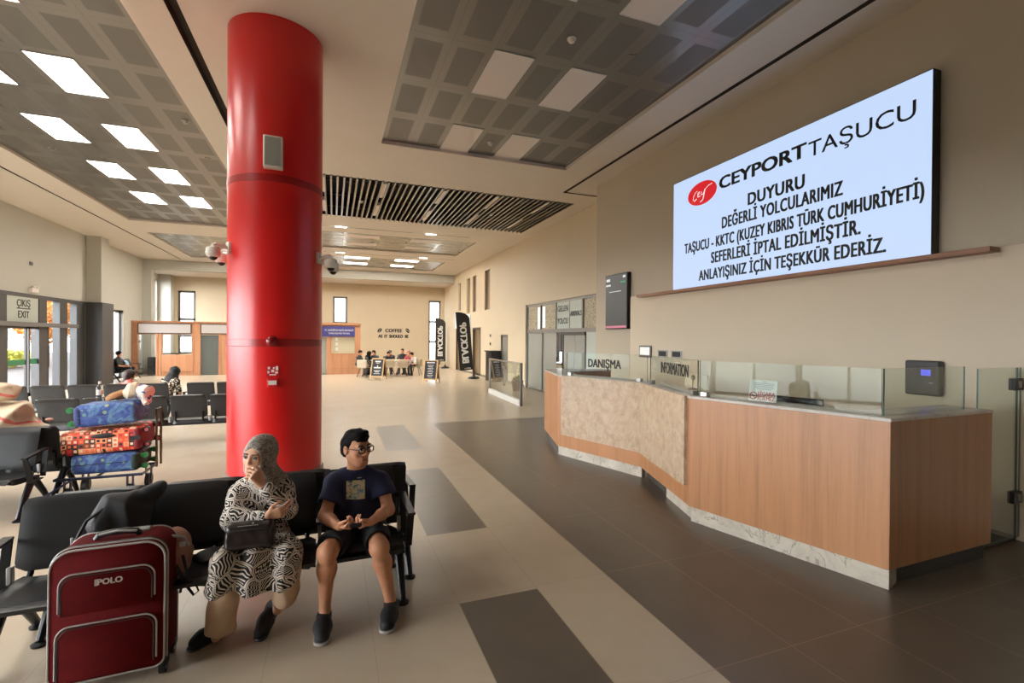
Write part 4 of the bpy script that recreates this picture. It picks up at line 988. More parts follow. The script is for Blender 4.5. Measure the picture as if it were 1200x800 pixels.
# ================================================================ airport benches
# local frame: seats face -Y, origin on the floor under the beam
def airport_bench(n=4, pitch=.565):
    t = thing('airport_bench', 'bench', 'bench', (0, 0, 0), 'black airport benches')
    w = pitch - .048; L = n * pitch
    obj('beam', MB().box(-L / 2 - .02, L / 2 + .02, -.075, -.0, .335, .395), M['black_metal'], t, .006)
    def sheet(prof, x0, x1, th, rc):
        """upholstered slab swept along a side profile; corners of its outer edges rounded"""
        mb = MB(); nx = 10; N = len(prof); P = [Vector((0, a, b)) for a, b in prof]; nr = []
        for i in range(N):
            d = (P[min(i + 1, N - 1)] - P[max(i - 1, 0)]).normalized(); nr.append(Vector((0, -d.z, d.y)))
        tot = [0]
        for i in range(1, N): tot.append(tot[-1] + (P[i] - P[i - 1]).length)
        vs = []
        for s_ in (0, 1):
            for i in range(N):
                dd = min(tot[i], tot[-1] - tot[i]); ins = 0 if dd > rc else rc - math.sqrt(max(0, rc * rc - (rc - dd) ** 2))
                for k in range(nx + 1):
                    u = k / nx; x = x0 + ins + (x1 - x0 - 2 * ins) * u; e = min(u, 1 - u) * (x1 - x0); puff = th * (1 if s_ else 0)
                    puff -= (.012 * math.exp(-e / .02)) * (1 if s_ else -1) * .8; puff -= .012 * math.exp(-dd / .02) * (1 if s_ else -1) * .8
                    vs.append(P[i] + nr[i] * puff + Vector((x, 0, 0)))
        a = (nx + 1); o = N * a; fs = []
        for i in range(N - 1):
            for k in range(nx):
                q = (i * a + k, i * a + k + 1, (i + 1) * a + k + 1, (i + 1) * a + k); fs += [q[::-1], tuple(v + o for v in q)]
        for i in range(N - 1): fs += [(i * a, (i + 1) * a, (i + 1) * a + o, i * a + o), (i * a + nx, i * a + nx + o, (i + 1) * a + nx + o, (i + 1) * a + nx)]
        for k in range(nx): fs += [(k, k + o, k + 1 + o, k + 1), ((N - 1) * a + k, (N - 1) * a + k + 1, (N - 1) * a + k + 1 + o, (N - 1) * a + k + o)]
        return mb.add(vs, fs)
    seatp = [(-.40 + .01, .405), (-.405, .425)] + [(-.40 + .42 * k / 12, .438 - .03 * math.sin(k / 12 * math.pi * .8) ) for k in range(1, 13)]
    backp = [(.035 + .10 * (k / 14) ** 1.1, .465 + .38 * k / 14) for k in range(14)] + [(.148, .843), (.166, .836)]
    for i in range(n):
        x = -L / 2 + pitch * (i + .5)
        obj('seat', sheet(seatp, x - w / 2, x + w / 2, -.04, .04), M['seat'], t, smooth=50)
        obj('backrest', sheet(backp, x - w / 2, x + w / 2, .04, .05), M['seat'], t, smooth=50)
        for s_ in (-1, 1):
            br = MB(); br.tube([(x + s_ * .2, -.3, .385), (x + s_ * .2, -.02, .372), (x + s_ * .2, .05, .44), (x + s_ * .2, .075, .58)], .016, 8)
            obj('seat_bracket', br, M['black_metal'], t)
    for i in range(n + 1):
        x = -L / 2 + pitch * i
        obj('joint_plate', MB().box(x - .012, x + .012, .01, .05, .40, .50), M['silver'], t, .003)
    for s_ in (-1, 1):
        x = s_ * (L / 2 - .02)
        for y in (-.30, .28):
            l = MB().tube([(x, -.04 + .02 * (1 if y > 0 else -1), .36), (x, y * .55 - .02, .20), (x, y, .022)], [.036, .03, .022], 10)
            o = obj('leg', l, M['black_metal'], t); obj('foot_pad', MB().lathe([(.042, 0), (.044, .012), (.02, .024)], (x, y, 0), 20), M['black_metal'], o)
        xa = s_ * (L / 2 + .035); a = MB()
        def flat(pts, wx=.024, th=.012):
            for p, q in zip(pts[:-1], pts[1:]):
                p, q = Vector(p), Vector(q); d = (q - p).normalized(); nn = Vector((1, 0, 0)).cross(d).normalized() * th / 2; X_ = Vector((wx, 0, 0))
                vs = [p - X_ - nn, p + X_ - nn, p + X_ + nn, p - X_ + nn, q - X_ - nn, q + X_ - nn, q + X_ + nn, q - X_ + nn]
                a.add(vs, [(0, 1, 2, 3), (7, 6, 5, 4), (0, 4, 5, 1), (1, 5, 6, 2), (2, 6, 7, 3), (3, 7, 4, 0)])
        flat([(xa, .09, .655), (xa, -.33, .63)], .026, .018); flat([(xa, -.30, .635), (xa, -.20, .36), (xa, -.02, .36)]); flat([(xa, .085, .655), (xa, .02, .37)])
        obj('armrest', a, M['black_metal'], t, .002, 1)
    return t
BENCH = airport_bench(); BENCH.location = (-.648, 3.67, 0); BENCH['label'] = 'black bench carrying the seated woman and man, nearest the red column'; BENCH.rotation_euler.z = math.radians(1.6)
dup(BENCH, (-.548, 3.995, 0), math.radians(181.6), 'black bench back to back with the one carrying the woman and man')
dup(BENCH, (-4.06, 6.50, 0), 0, 'black bench whose end faces the luggage trolley, with a sack behind it')
dup(BENCH, (-3.96, 6.84, 0), math.pi, 'black bench under the tied sack, back to back with another')
LONG = airport_bench(5, .588); LONG.location = (-2.90, 9.70, 0); LONG.rotation_euler.z = math.pi; LONG['label'] = 'middle row black bench behind the luggage stack, running to the column'
dup(LONG, (-5.9, 9.70, 0), math.pi, 'middle row black bench mostly hidden by the tied sack')
dup(LONG, (-4.75, 12.28, 0), math.pi, 'rear row black bench behind which the girl in coral top sits')
dup(BENCH, (-1.86, 12.28, 0), math.pi, 'rear row black bench reaching behind the red column')
# ================================================================ luggage
def fabric(name, c, r=.75, var=.12, bs=420, bump=.25):
    t = NT(name); p = t.pos(); f = t.noise(p, 14, 4)
    d = tuple(x * (1 - var) for x in c[:3]) + (1,); e = tuple(min(1, x * (1 + var)) for x in c[:3]) + (1,)
    t.set(c=t.ramp(f, [(.3, d), (.7, e)]), r=r); t.bump(t.noise(p, bs, 2), bump, .002); return t.m
M['red_fabric'] = fabric('dark red suitcase fabric', S(86, 9, 11), .9); M['red_fabric'].node_tree.nodes['Principled BSDF'].inputs['Specular IOR Level'].default_value = .12
M['piping'] = mat('grey piping', S(168, 164, 160), .4)
M['black_fabric'] = fabric('black fabric', S(22, 22, 24), .7)

# --- big red soft suitcase: front face towards the camera
SX, SY, SW, SD, SZ0, SZ1 = -1.115, 3.10, .255, .135, .05, .752     # centre x, front y, half width, half depth
sc = thing('red_suitcase', 'large dark red soft suitcase with grey piping standing before the bench', 'suitcase', (SX, SY + SD, 0), rz=0.0)
RZ = Matrix.Translation((SX, SY + SD, 0)) @ Matrix.Rotation(math.radians(2), 4, 'Z') @ Matrix.Rotation(math.radians(-2.0), 4, 'X')
def rrect(w, z0, z1, r, rt=None, n=8):
    """rounded outline in x,z; rt = radius of the top corners"""
    rt = rt or r; pts = []
    for cx_, cz_, rr, a0 in ((w - r, z0 + r, r, -90), (w - rt, z1 - rt, rt, 0), (-w + rt, z1 - rt, rt, 90), (-w + r, z0 + r, r, 180)):
        for k in range(n + 1):
            a = math.radians(a0 + 90 * k / n); pts.append((cx_ + rr * math.cos(a), cz_ + rr * math.sin(a)))
    return pts
def slab(outl, ys, scales, zc, M_=RZ):
    mb = MB(); n = len(outl); vs = []
    for y, s_ in zip(ys, scales):
        for x, z in outl: vs.append(M_ @ Vector((x * s_, y, zc + (z - zc) * s_)))
    fs = [tuple(range(n)), tuple(range((len(ys) - 1) * n, len(ys) * n))[::-1]]
    for i in range(len(ys) - 1): fs += [(i * n + k, i * n + (k + 1) % n, (i + 1) * n + (k + 1) % n, (i + 1) * n + k) for k in range(n)]
    return mb.add(vs, fs)
ol = rrect(SW, SZ0, SZ1, .05, .10)
obj('shell', slab(ol, (-SD, -SD + .018, -SD + .05, SD - .04, SD - .012, SD), (.955, .985, 1, 1, .985, .95), .39), M['red_fabric'], sc, smooth=60)
def front(pts, y=-SD - .006): return [RZ @ Vector((x, y, z)) for x, z in pts]
def ring(outl, y, s_=1.0): return [RZ @ Vector((x * s_, y, .39 + (z - .39) * s_)) for x, z in outl]
obj('piping', MB().tube(ring(ol, -SD + .004, .972), .006, 8, closed=True).tube(ring(ol, -SD + .028, .999), .0045, 8, closed=True), M['piping'], sc)
obj('zip_line', MB().tube(ring(ol, -SD + .04, 1.004), .004, 6, closed=True), M['black'], sc)
obj('back_piping', MB().tube(ring(ol, SD - .03, .998), .006, 8, closed=True), M['piping'], sc)
def pocket(z0, z1, w, r, name):
    o_ = [(w, z0 + .02), (w, z1 - r)] + [(w - r + r * math.cos(a), z1 - r + r * math.sin(a)) for a in [math.pi / 2 * k / 8 for k in range(1, 9)]] + [(-w + r + r * math.cos(a), z1 - r + r * math.sin(a)) for a in [math.pi / 2 + math.pi / 2 * k / 8 for k in range(9)]] + [(-w, z0)]
    full = o_ + [(-w, z0 - .02), (w, z0 - .02)]
    pn = MB(); n = len(full); vs = [RZ @ Vector((x * s_, y, z if s_ == 1 else (z - (z0 + z1) / 2) * s_ + (z0 + z1) / 2)) for y, s_ in ((-SD + .004, 1), (-SD - .008, 1), (-SD - .016, .95)) for x, z in full]
    pn.add(vs, [tuple(range(2 * n, 3 * n))] + [(i * n + k, i * n + (k + 1) % n, (i + 1) * n + (k + 1) % n, (i + 1) * n + k) for i in (0, 1) for k in range(n)])
    p_ = obj(name, pn, M['red_fabric'], sc, smooth=60)
    obj('pocket_piping', MB().tube(front(o_, -SD - .011), .0045, 8), M['piping'], p_)
    obj('pocket_zip', MB().tube(front([(x * .945, z - .012) for x, z in o_], -SD - .014), .004, 6), M['black'], p_); return p_
pk = pocket(.435, .625, .205, .06, 'top_pocket'); pocket(.10, .36, .215, .06, 'lower_pocket')
Ru = RZ.to_3x3() @ Vector((0, 0, 1)); Rr = RZ.to_3x3() @ Vector((1, 0, 0))
text('lettering', 'POLO', .042, mat('silver badge', S(206, 200, 196), .3, .4), RZ @ Vector((.01, -SD - .0175, .555)), Rr, Ru, pk, bold=.035, width=.105, depth=.001)
obj('badge_bar', MB().box(-.055, -.043, -SD - .019, -SD - .016, .552, .585, 0, RZ), M['piping'], pk)
obj('handle', MB().tube([RZ @ Vector(p) for p in ((-.10, -.01, .752), (-.085, -.015, .774), (-.03, -.02, .783), (.04, -.02, .783), (.085, -.015, .774), (.10, -.01, .752))], .013, 10, sx=1.3), M['black'], sc)
obj('handle_trim', MB().tube([RZ @ Vector(p) for p in ((-.08, -.03, .779), (.0, -.035, .791), (.09, -.03, .779))], .006, 8), M['piping'], sc)
obj('telescopic_base', MB().box(-.09, .13, .03, .10, .745, .764, 0, RZ), M['silver'], sc, .008)
obj('id_label', MB().box(-.06, .06, -.055, -.05, .732, .752, 0, RZ), M['black'], sc)
obj('side_handle', MB().tube([RZ @ Vector(p) for p in ((-SW - .004, .03, .25), (-SW - .03, .03, .28), (-SW - .03, .03, .42), (-SW - .004, .03, .45))], .012, 8), M['black'], sc)
for x in (-.2, .235):
    for y in (-.09, .09):
        c = RZ @ Vector((x, y, .035)); c.z = .034; w_ = obj('wheel', MB().cyl(c + Vector((-.014, 0, 0)), c + Vector((.014, 0, 0)), .034, seg=24), M['black'], sc)
        obj('wheel_hub', MB().cyl(c + Vector((-.016, 0, 0)), c + Vector((.016, 0, 0)), .018, seg=18), M['silver'], w_); obj('wheel_housing', MB().box(c.x - .022, c.x + .022, c.y - .03, c.y + .03, .045, .10), M['black'], sc, .008)

# --- black holdall on the bench behind it
bg_ = thing('black_holdall', 'slouching black holdall with small orange emblem on the bench behind red suitcase', 'bag', (-1.24, 3.62, .45))
s_ = SDF((-1.55, 3.25, .42), (-.9, 3.92, 1.02), .008)
s_.ell((-1.20, 3.56, .64), (.17, .14, .20), k=.05); s_.box((-1.20, 3.54, .53), (.16, .13, .085), r=.05, k=.06); s_.cone((-1.15, 3.56, .80), (-1.08, 3.58, .89), .10, .06, k=.08); s_.cone((-1.27, 3.55, .78), (-1.2, 3.56, .84), .08, .07, k=.08); s_.cone((-1.07, 3.6, .88), (-1.04, 3.61, .90), .04, .03, k=.05); s_.crease(.03, 17, 3)
solid('bag_body', s_, M['black_fabric'], bg_)
em = Matrix.Translation((-1.30, 3.432, .74)) @ Matrix.Rotation(math.radians(-18), 4, 'Z') @ Matrix.Rotation(math.radians(-20), 4, 'X')
M['orange_ink'] = mat('orange emblem', S(216, 150, 70), .5)
eb = MB(); eb.add([em @ Vector((x, -.0, z)) for x, z in ((-.02, .03), (-.008, .048), (.006, .038), (.02, .004), (.026, -.006), (.008, -.004), (.0, .012), (-.012, .006))], [tuple(range(8))])
eb.box(-.024, .026, -.002, .002, -.022, -.012, 0, em).box(-.018, .024, -.002, .002, -.038, -.028, 0, em)
obj('emblem', eb, M['orange_ink'], bg_)
obj('carry_strap', MB().tube([(-1.36, 3.46, .56), (-1.40, 3.43, .52), (-1.38, 3.42, .68), (-1.33, 3.44, .80), (-1.25, 3.48, .86)], .010, 6), M['black_fabric'], bg_)
obj('zip_pull', MB().box(-1.392, -1.377, 3.405, 3.415, .66, .72), M['silver'], bg_, .003)

# --- pinkish pouch bag between suitcase and woman
pb = thing('pink_pouch', 'faded pink pouch bag with dangling black straps between suitcase and woman', 'bag', (-.88, 3.42, .45))
s_ = SDF((-1.05, 3.2, .42), (-.7, 3.62, .82), .007); s_.ell((-.89, 3.42, .57), (.075, .11, .135), k=.03); s_.box((-.89, 3.44, .50), (.07, .10, .06), r=.03, k=.04); s_.wrinkle(.006, 34, 5)
solid('pouch', s_, fabric('dusty pink fabric', S(168, 122, 108), .8), pb)
obj('flap_trim', MB().tube([(-.935, 3.32, .685), (-.875, 3.31, .70), (-.83, 3.35, .67), (-.815, 3.40, .60)], .008, 8), M['piping'], pb)
obj('strap', MB().tube([(-.83, 3.33, .57), (-.80, 3.30, .47), (-.79, 3.27, .40), (-.76, 3.27, .35), (-.735, 3.27, .37), (-.75, 3.27, .41), (-.80, 3.28, .46)], .009, 6, sx=.4), M['black_fabric'], pb)
obj('strap', MB().tube([(-.86, 3.32, .52), (-.82, 3.29, .44), (-.83, 3.28, .37)], .009, 6, sx=.4), M['black_fabric'], pb)
obj('buckle', MB().box(-.845, -.81, 3.312, 3.322, .625, .655), M['silver'], pb, .004)
o = obj('folded_cloth', MB().ball((-.72, 3.50, .478), (.10, .10, .035), 18), M['black_fabric']); tag(o, 'small black bundle lying on the bench seat beside the pink pouch', 'cloth')

# --- trolley with three covered suitcases
def blotches(name, base, cols, scale, rect=False):
    t = NT(name); p = t.pos((1, 1, 1)); n = t.noise(p, scale * .4, 4, .6, 2.5)
    c = t.ramp(n, [(.30, base[0]), (.48, base[1]), (.62, base[2])])
    v = t.n('TexVoronoi'); t.l(p, v.inputs['Vector']); v.inputs['Scale'].default_value = scale
    d = t.math('LESS_THAN', v.outputs['Distance'], .30); pick = t.math('GREATER_THAN', t.sep(v.outputs['Color'])[0], .5)
    c = t.mix(t.math('MULTIPLY', t.math('MULTIPLY', d, pick), .8), c, t.ramp(t.sep(v.outputs['Color'])[1], [(.2, cols[0]), (.6, cols[1]), (.9, cols[2])]))
    t.set(c=c, r=.6); return t.m
M['blue_cover'] = blotches('blue painterly stretch cover', (S(26, 40, 88), S(50, 78, 146), S(88, 126, 160)), (S(140, 156, 92), S(96, 146, 128), S(176, 170, 104)), 15)
def checks():
    t = NT('orange check stretch cover'); p = t.pos((1, 1, 1)); x, y, z = t.sep(p)
    b = .052; u = t.math('DIVIDE', x, b); w = t.math('DIVIDE', t.math('ADD', z, t.math('MULTIPLY', y, .9)), b)
    cb = t.n('CombineXYZ'); t.l(t.math('FLOOR', u), cb.inputs[0]); t.l(t.math('FLOOR', w), cb.inputs[1]); wn = t.n('TexWhiteNoise', noise_dimensions='3D'); t.l(cb.outputs[0], wn.inputs[0])
    c = t.ramp(wn.outputs[0], [(0, S(222, 84, 48)), (.22, S(236, 150, 104)), (.42, S(196, 40, 40)), (.58, S(30, 24, 26)), (.74, S(240, 214, 180)), (.86, S(120, 60, 40))], 'CONSTANT')
    fu = t.math('ABSOLUTE', t.math('SUBTRACT', t.math('FRACT', u), .5)); fw = t.math('ABSOLUTE', t.math('SUBTRACT', t.math('FRACT', w), .5))
    inner = t.math('LESS_THAN', t.math('MAXIMUM', fu, fw), .27); wn2 = t.n('TexWhiteNoise', noise_dimensions='4D'); t.l(cb.outputs[0], wn2.inputs[0]); wn2.inputs['W'].default_value = 3.3
    c2 = t.ramp(wn2.outputs[0], [(0, S(238, 120, 76)), (.3, S(30, 24, 26)), (.5, S(240, 206, 170)), (.75, S(204, 52, 44))], 'CONSTANT')
    t.set(c=t.mix(inner, c, c2), r=.6); return t.m
M['orange_cover'] = checks()
TX, TY = -2.60, 6.70
def trolley_case(name, label, cx, w, z0, z1, m, mend, dy=.46, rz=0.0, tilt=0.0, wheel='green', wheels_right=True, grp='covered suitcases on the trolley'):
    t = thing(name, label, 'suitcase', (cx, TY + dy / 2, z0), grp); Mx = Matrix.Translation((cx, TY + dy / 2, z0)) @ Matrix.Rotation(rz, 4, 'Z') @ Matrix.Rotation(tilt, 4, 'Y'); h = z1 - z0
    ww = w / 2
    body = MB().box(-ww, ww, -dy / 2, dy / 2, 0, h, 0, Mx); obj('cover', body, m, t, min(.06, h * .25), 5, smooth=60)
    e = 1 if wheels_right else -1
    obj('end_panel', MB().box(min(e * (ww - .10), e * (ww + .004)), max(e * (ww - .10), e * (ww + .004)), -dy / 2 - .004, dy / 2 + .004, .012, h - .012, 0, Mx), mend, t, .05, 5, smooth=60)
    wm = mat('wheel ' + wheel, {'green': S(34, 120, 62), 'pink': S(196, 92, 100)}[wheel], .4)
    for y in (-dy / 2 + .07, dy / 2 - .07):
        for z in (.05, h - .05):
            c = Mx @ Vector((e * (ww + .045), y, z)); q = obj('wheel', MB().cyl(c + Vector((0, -.018, 0)), c + Vector((0, .018, 0)), .032, seg=18), M['black'] if wheel == 'pink' else wm, t)
            obj('wheel_hub', MB().cyl(c + Vector((0, -.021, 0)), c + Vector((0, .021, 0)), .02, seg=14), wm, q); obj('wheel_fork', MB().box(e * (ww + .0) - .012, e * (ww + .04) if e > 0 else e * ww + .012, y - .014, y + .014, z - .022, z + .022, 0, Mx), M['black'] if wheel == 'pink' else wm, t)
    return t, Mx, ww, dy, h
a, Mx, ww, dy, h = trolley_case('blue_suitcase', 'blue painterly covered suitcase at the bottom of the trolley stack', -2.43, .64, .30, .525, M['blue_cover'], fabric('dark green fabric', S(34, 54, 44)), wheel='green')
obj('pocket_seam', MB().tube([Mx @ Vector(p) for p in ((-.3, -dy / 2 - .002, .11), (.22, -dy / 2 - .002, .12))], .004, 6), M['black_fabric'], a)
b_, Mx, ww, dy, h = trolley_case('orange_suitcase', 'large suitcase in a red orange black check cover, middle of trolley stack', -2.46, .76, .53, .80, M['orange_cover'], fabric('maroon cover', S(120, 34, 44)), dy=.50, tilt=math.radians(-3), wheel='pink')
obj('handle_slot', MB().ball(Mx @ Vector((.03, -dy / 2 - .002, .2)), (.115, .012, .028), 20), M['black'], b_)
obj('cover_zip', MB().box(ww - .11, ww - .0, -dy / 2 - .008, -dy / 2 - .004, h * .45, h * .62, 0, Mx), M['black_fabric'], b_)
c_, Mx, ww, dy, h = trolley_case('blue_suitcase', 'blue painterly covered suitcase with green wheels on top of trolley stack', -2.41, .60, .845, 1.10, M['blue_cover'], fabric('navy cover', S(34, 44, 92)), dy=.44, tilt=math.radians(-4), wheel='green', wheels_right=False)
obj('side_strap', MB().tube([Mx @ Vector(p) for p in ((-.25, -dy / 2 - .002, .12), (.1, -dy / 2 - .004, .11), (.28, -dy / 2 - .002, .13))], .004, 6), mat('blue strap', S(70, 90, 150), .6), c_)
tr = thing('luggage_trolley', 'folding luggage trolley with dark wheels under the stacked suitcases', 'luggage trolley', (-2.5, 6.9, 0))
M['trolley'] = mat('blue black tube', S(40, 44, 66), .35, .5)
obj('platform', MB().tube([(-2.86, 6.66, .275), (-2.06, 6.66, .275), (-2.06, 7.16, .275), (-2.86, 7.16, .275)], .017, 8, closed=True).tube([(-2.5, 6.66, .275), (-2.5, 7.16, .275)], .014, 8), M['trolley'], tr)
obj('handle_frame', MB().tube([(-2.02, 7.0, .27), (-2.02, 7.0, .98), (-2.02, 7.16, .98), (-2.02, 7.16, .27)], .014, 8), mat('bronze tube', S(120, 104, 84), .35, .7), tr)
for x, y in ((-2.76, 6.70), (-2.18, 6.68), (-2.76, 7.12), (-2.14, 7.14)):
    q = obj('wheel', MB().cyl((x - .022, y, .085), (x + .022, y, .085), .085, seg=24), M['black'], tr); obj('wheel_hub', MB().cyl((x - .025, y, .085), (x + .025, y, .085), .04, seg=16), mat('dark red hub', S(90, 30, 40), .4), q)
    obj('wheel_fork', MB().box(x - .032, x - .022, y - .02, y + .02, .05, .27).box(x + .022, x + .032, y - .02, y + .02, .05, .27), M['trolley'], tr)
obj('cross_strut', MB().tube([(-2.76, 6.70, .12), (-2.18, 6.68, .10)], .010, 6).tube([(-2.95, 6.62, .10), (-2.7, 6.64, .27)], .012, 6), M['trolley'], tr)
# things lying on the stack
ZT = 1.115
bt = thing('water_bottle', 'clear plastic water bottle standing on the top blue suitcase', 'bottle', (-2.53, 6.86, ZT))
obj('body', MB().lathe([(.03, 0), (.034, .01), (.034, .05), (.031, .058), (.034, .066), (.034, .13), (.028, .16), (.014, .19), (.013, .2)], (-2.53, 6.86, ZT), 24), glass('bottle plastic', (.86, .9, .92, 1)), bt)
obj('label', MB().lathe([(.0345, .07), (.0345, .125)], (-2.53, 6.86, ZT), 24), M['white'], bt); obj('cap', MB().lathe([(.015, .195), (.015, .222), (.012, .226)], (-2.53, 6.86, ZT), 18), M['white'], bt)
s_ = SDF((-2.5, 6.75, 1.08), (-2.2, 7.1, 1.32), .007); s_.ell((-2.36, 6.9, ZT + .055), (.09, .08, .05), k=.03); s_.cone((-2.43, 6.86, ZT + .02), (-2.32, 6.92, ZT + .07), .03, .05, k=.04); s_.crease(.022, 30, 9)
h_ = solid('flat_cap_hat', s_, fabric('tan cloth', S(170, 122, 78), .8)); tag(h_, 'crumpled tan cloth cap lying on the top blue suitcase', 'hat')
s_ = SDF((-2.36, 6.75, 1.08), (-2.1, 7.15, 1.4), .007); s_.ell((-2.235, 6.93, ZT + .12), (.075, .085, .085), k=.03); s_.ell((-2.26, 6.88, ZT + .07), (.085, .06, .06), k=.04); s_.crease(.016, 34, 11)
h_ = solid('white_hat', s_, fabric('cream cloth', S(228, 212, 184), .8)); tag(h_, 'cream bucket hat lying beside the tan cap on the suitcases', 'hat')
s_ = SDF((-2.25, 6.7, 1.0), (-1.95, 7.1, 1.36), .007); s_.ell((-2.10, 6.88, ZT + .10), (.085, .085, .07), k=.03); s_.cone((-2.09, 6.85, ZT + .07), (-2.06, 6.78, ZT - .03), .05, .035, k=.05); s_.cone((-2.1, 6.9, ZT + .04), (-2.1, 6.9, ZT), .06, k=.04); s_.crease(.02, 40, 13)
t = NT('printed plastic bag'); p = t.pos(); t.set(c=t.ramp(t.noise(p, 16, 2), [(.36, S(50, 70, 160)), (.42, S(228, 216, 206)), (.66, S(226, 206, 196)), (.7, S(200, 120, 110))], 'CONSTANT'), r=.35)
h_ = solid('plastic_bag', s_, t.m); tag(h_, 'crumpled white plastic bag with blue print at the end of the suitcase stack', 'plastic bag')

# --- tied sack on the bench behind
t = NT('woven sack'); p = t.pos(obj=False); x, y, z = t.sep(p); d = t.noise(p, 3, 3, .5, .6)
st = t.math('ABSOLUTE', t.math('SUBTRACT', t.math('FRACT', t.math('ADD', t.math('MULTIPLY', t.math('ADD', z, t.math('MULTIPLY', x, .35)), 4.6), t.math('MULTIPLY', d, .9))), .5))
t.set(c=t.mix(t.math('LESS_THAN', st, .075), t.ramp(t.noise(p, 5, 3), [(.3, S(188, 166, 138)), (.7, S(210, 190, 162))]), S(196, 96, 84)), r=.6); t.bump(t.noise(p, 9, 4), .5, .03)
sk = thing('tied_sack', 'large cream woven sack with red stripes tied at the top', 'sack', (-3.72, 7.1, .45))
s_ = SDF((-4.35, 6.62, .40), (-3.0, 7.6, 1.5), .014); s_.ell((-3.62, 7.08, .78), (.46, .30, .38), k=.08); s_.box((-3.58, 7.08, .58), (.46, .27, .16), r=.1, k=.1); s_.cone((-3.3, 7.0, .95), (-3.25, 7.0, .6), .16, .2, k=.12)
s_.cone((-3.72, 7.0, 1.10), (-3.72, 7.0, 1.2), .14, .06, k=.12); s_.crease(.075, 8, 2); s_.wrinkle(.008, 30, 8)
solid('sack_body', s_, t.m, sk)
s_ = SDF((-4.0, 6.75, 1.1), (-3.2, 7.3, 1.5), .012); s_.ell((-3.50, 7.0, 1.235), (.20, .12, .10), k=.06); s_.ell((-3.84, 7.0, 1.22), (.13, .12, .10), k=.06); s_.cone((-3.6, 7.0, 1.05), (-3.7, 7.0, 1.2), .10, .07, k=.08); s_.cone((-3.74, 6.98, 1.18), (-3.72, 6.98, 1.26), .06, k=.05); s_.crease(.03, 22, 4)
solid('knot', s_, t.m, sk); obj('tie', MB().tube([(-3.72 + .085 * math.cos(q), 7.0 + .085 * math.sin(q), 1.20) for q in [k * math.pi / 8 for k in range(16)]], .016, 8, closed=True), mat('red tie cord', S(176, 80, 70), .6), sk)
s_ = SDF((-3.2, 6.75, .4), (-2.5, 7.4, .9), .012); s_.ell((-2.86, 7.12, .56), (.2, .2, .17), k=.04); s_.box((-2.86, 7.12, .5), (.19, .18, .06), r=.05, k=.05); s_.wrinkle(.008, 20, 6)
o = solid('brown_bag', s_, fabric('dark brown nylon', S(58, 52, 46), .6)); tag(o, 'rounded dark brown bag on the bench between sack and suitcases', 'bag')
o = obj('crumpled_tissue', MB().ball((-3.06, 7.02, .90), (.04, .03, .02), 14), mat('pink paper', S(226, 176, 160), .7)); tag(o, 'crumpled pink paper on the bench back beside the tied sack', 'paper')
# ================================================================ people
def skin_mat(name, c):
    t = NT(name); p = t.pos(obj=False); n = t.noise(p, 30, 4); d = tuple(x * .9 for x in c[:3]) + (1,)
    t.set(c=t.ramp(n, [(.3, d), (.7, c)]), r=.5, sss=.06); t.b.inputs['Subsurface Radius'].default_value = (.02, .008, .005); return t.m
M['skin_m'] = skin_mat('tan skin', S(206, 146, 110)); M['skin_w'] = skin_mat('light skin', S(216, 164, 132))
M['hair'] = fabric('black hair', S(15, 13, 13), .85, .2, 160, .5); M['hair'].node_tree.nodes['Principled BSDF'].inputs['Specular IOR Level'].default_value = .12
M['brow'] = mat('eyebrow hair', S(28, 22, 20), .7); M['lip'] = mat('lips', S(150, 86, 74), .45)
M['eye_white'] = mat('eye white', S(222, 214, 206), .2); M['iris'] = mat('dark iris', S(34, 24, 20), .15)
M['shoe'] = fabric('black shoe fabric', S(22, 23, 26), .7); M['sole'] = mat('pale rubber sole', S(150, 142, 136), .6)

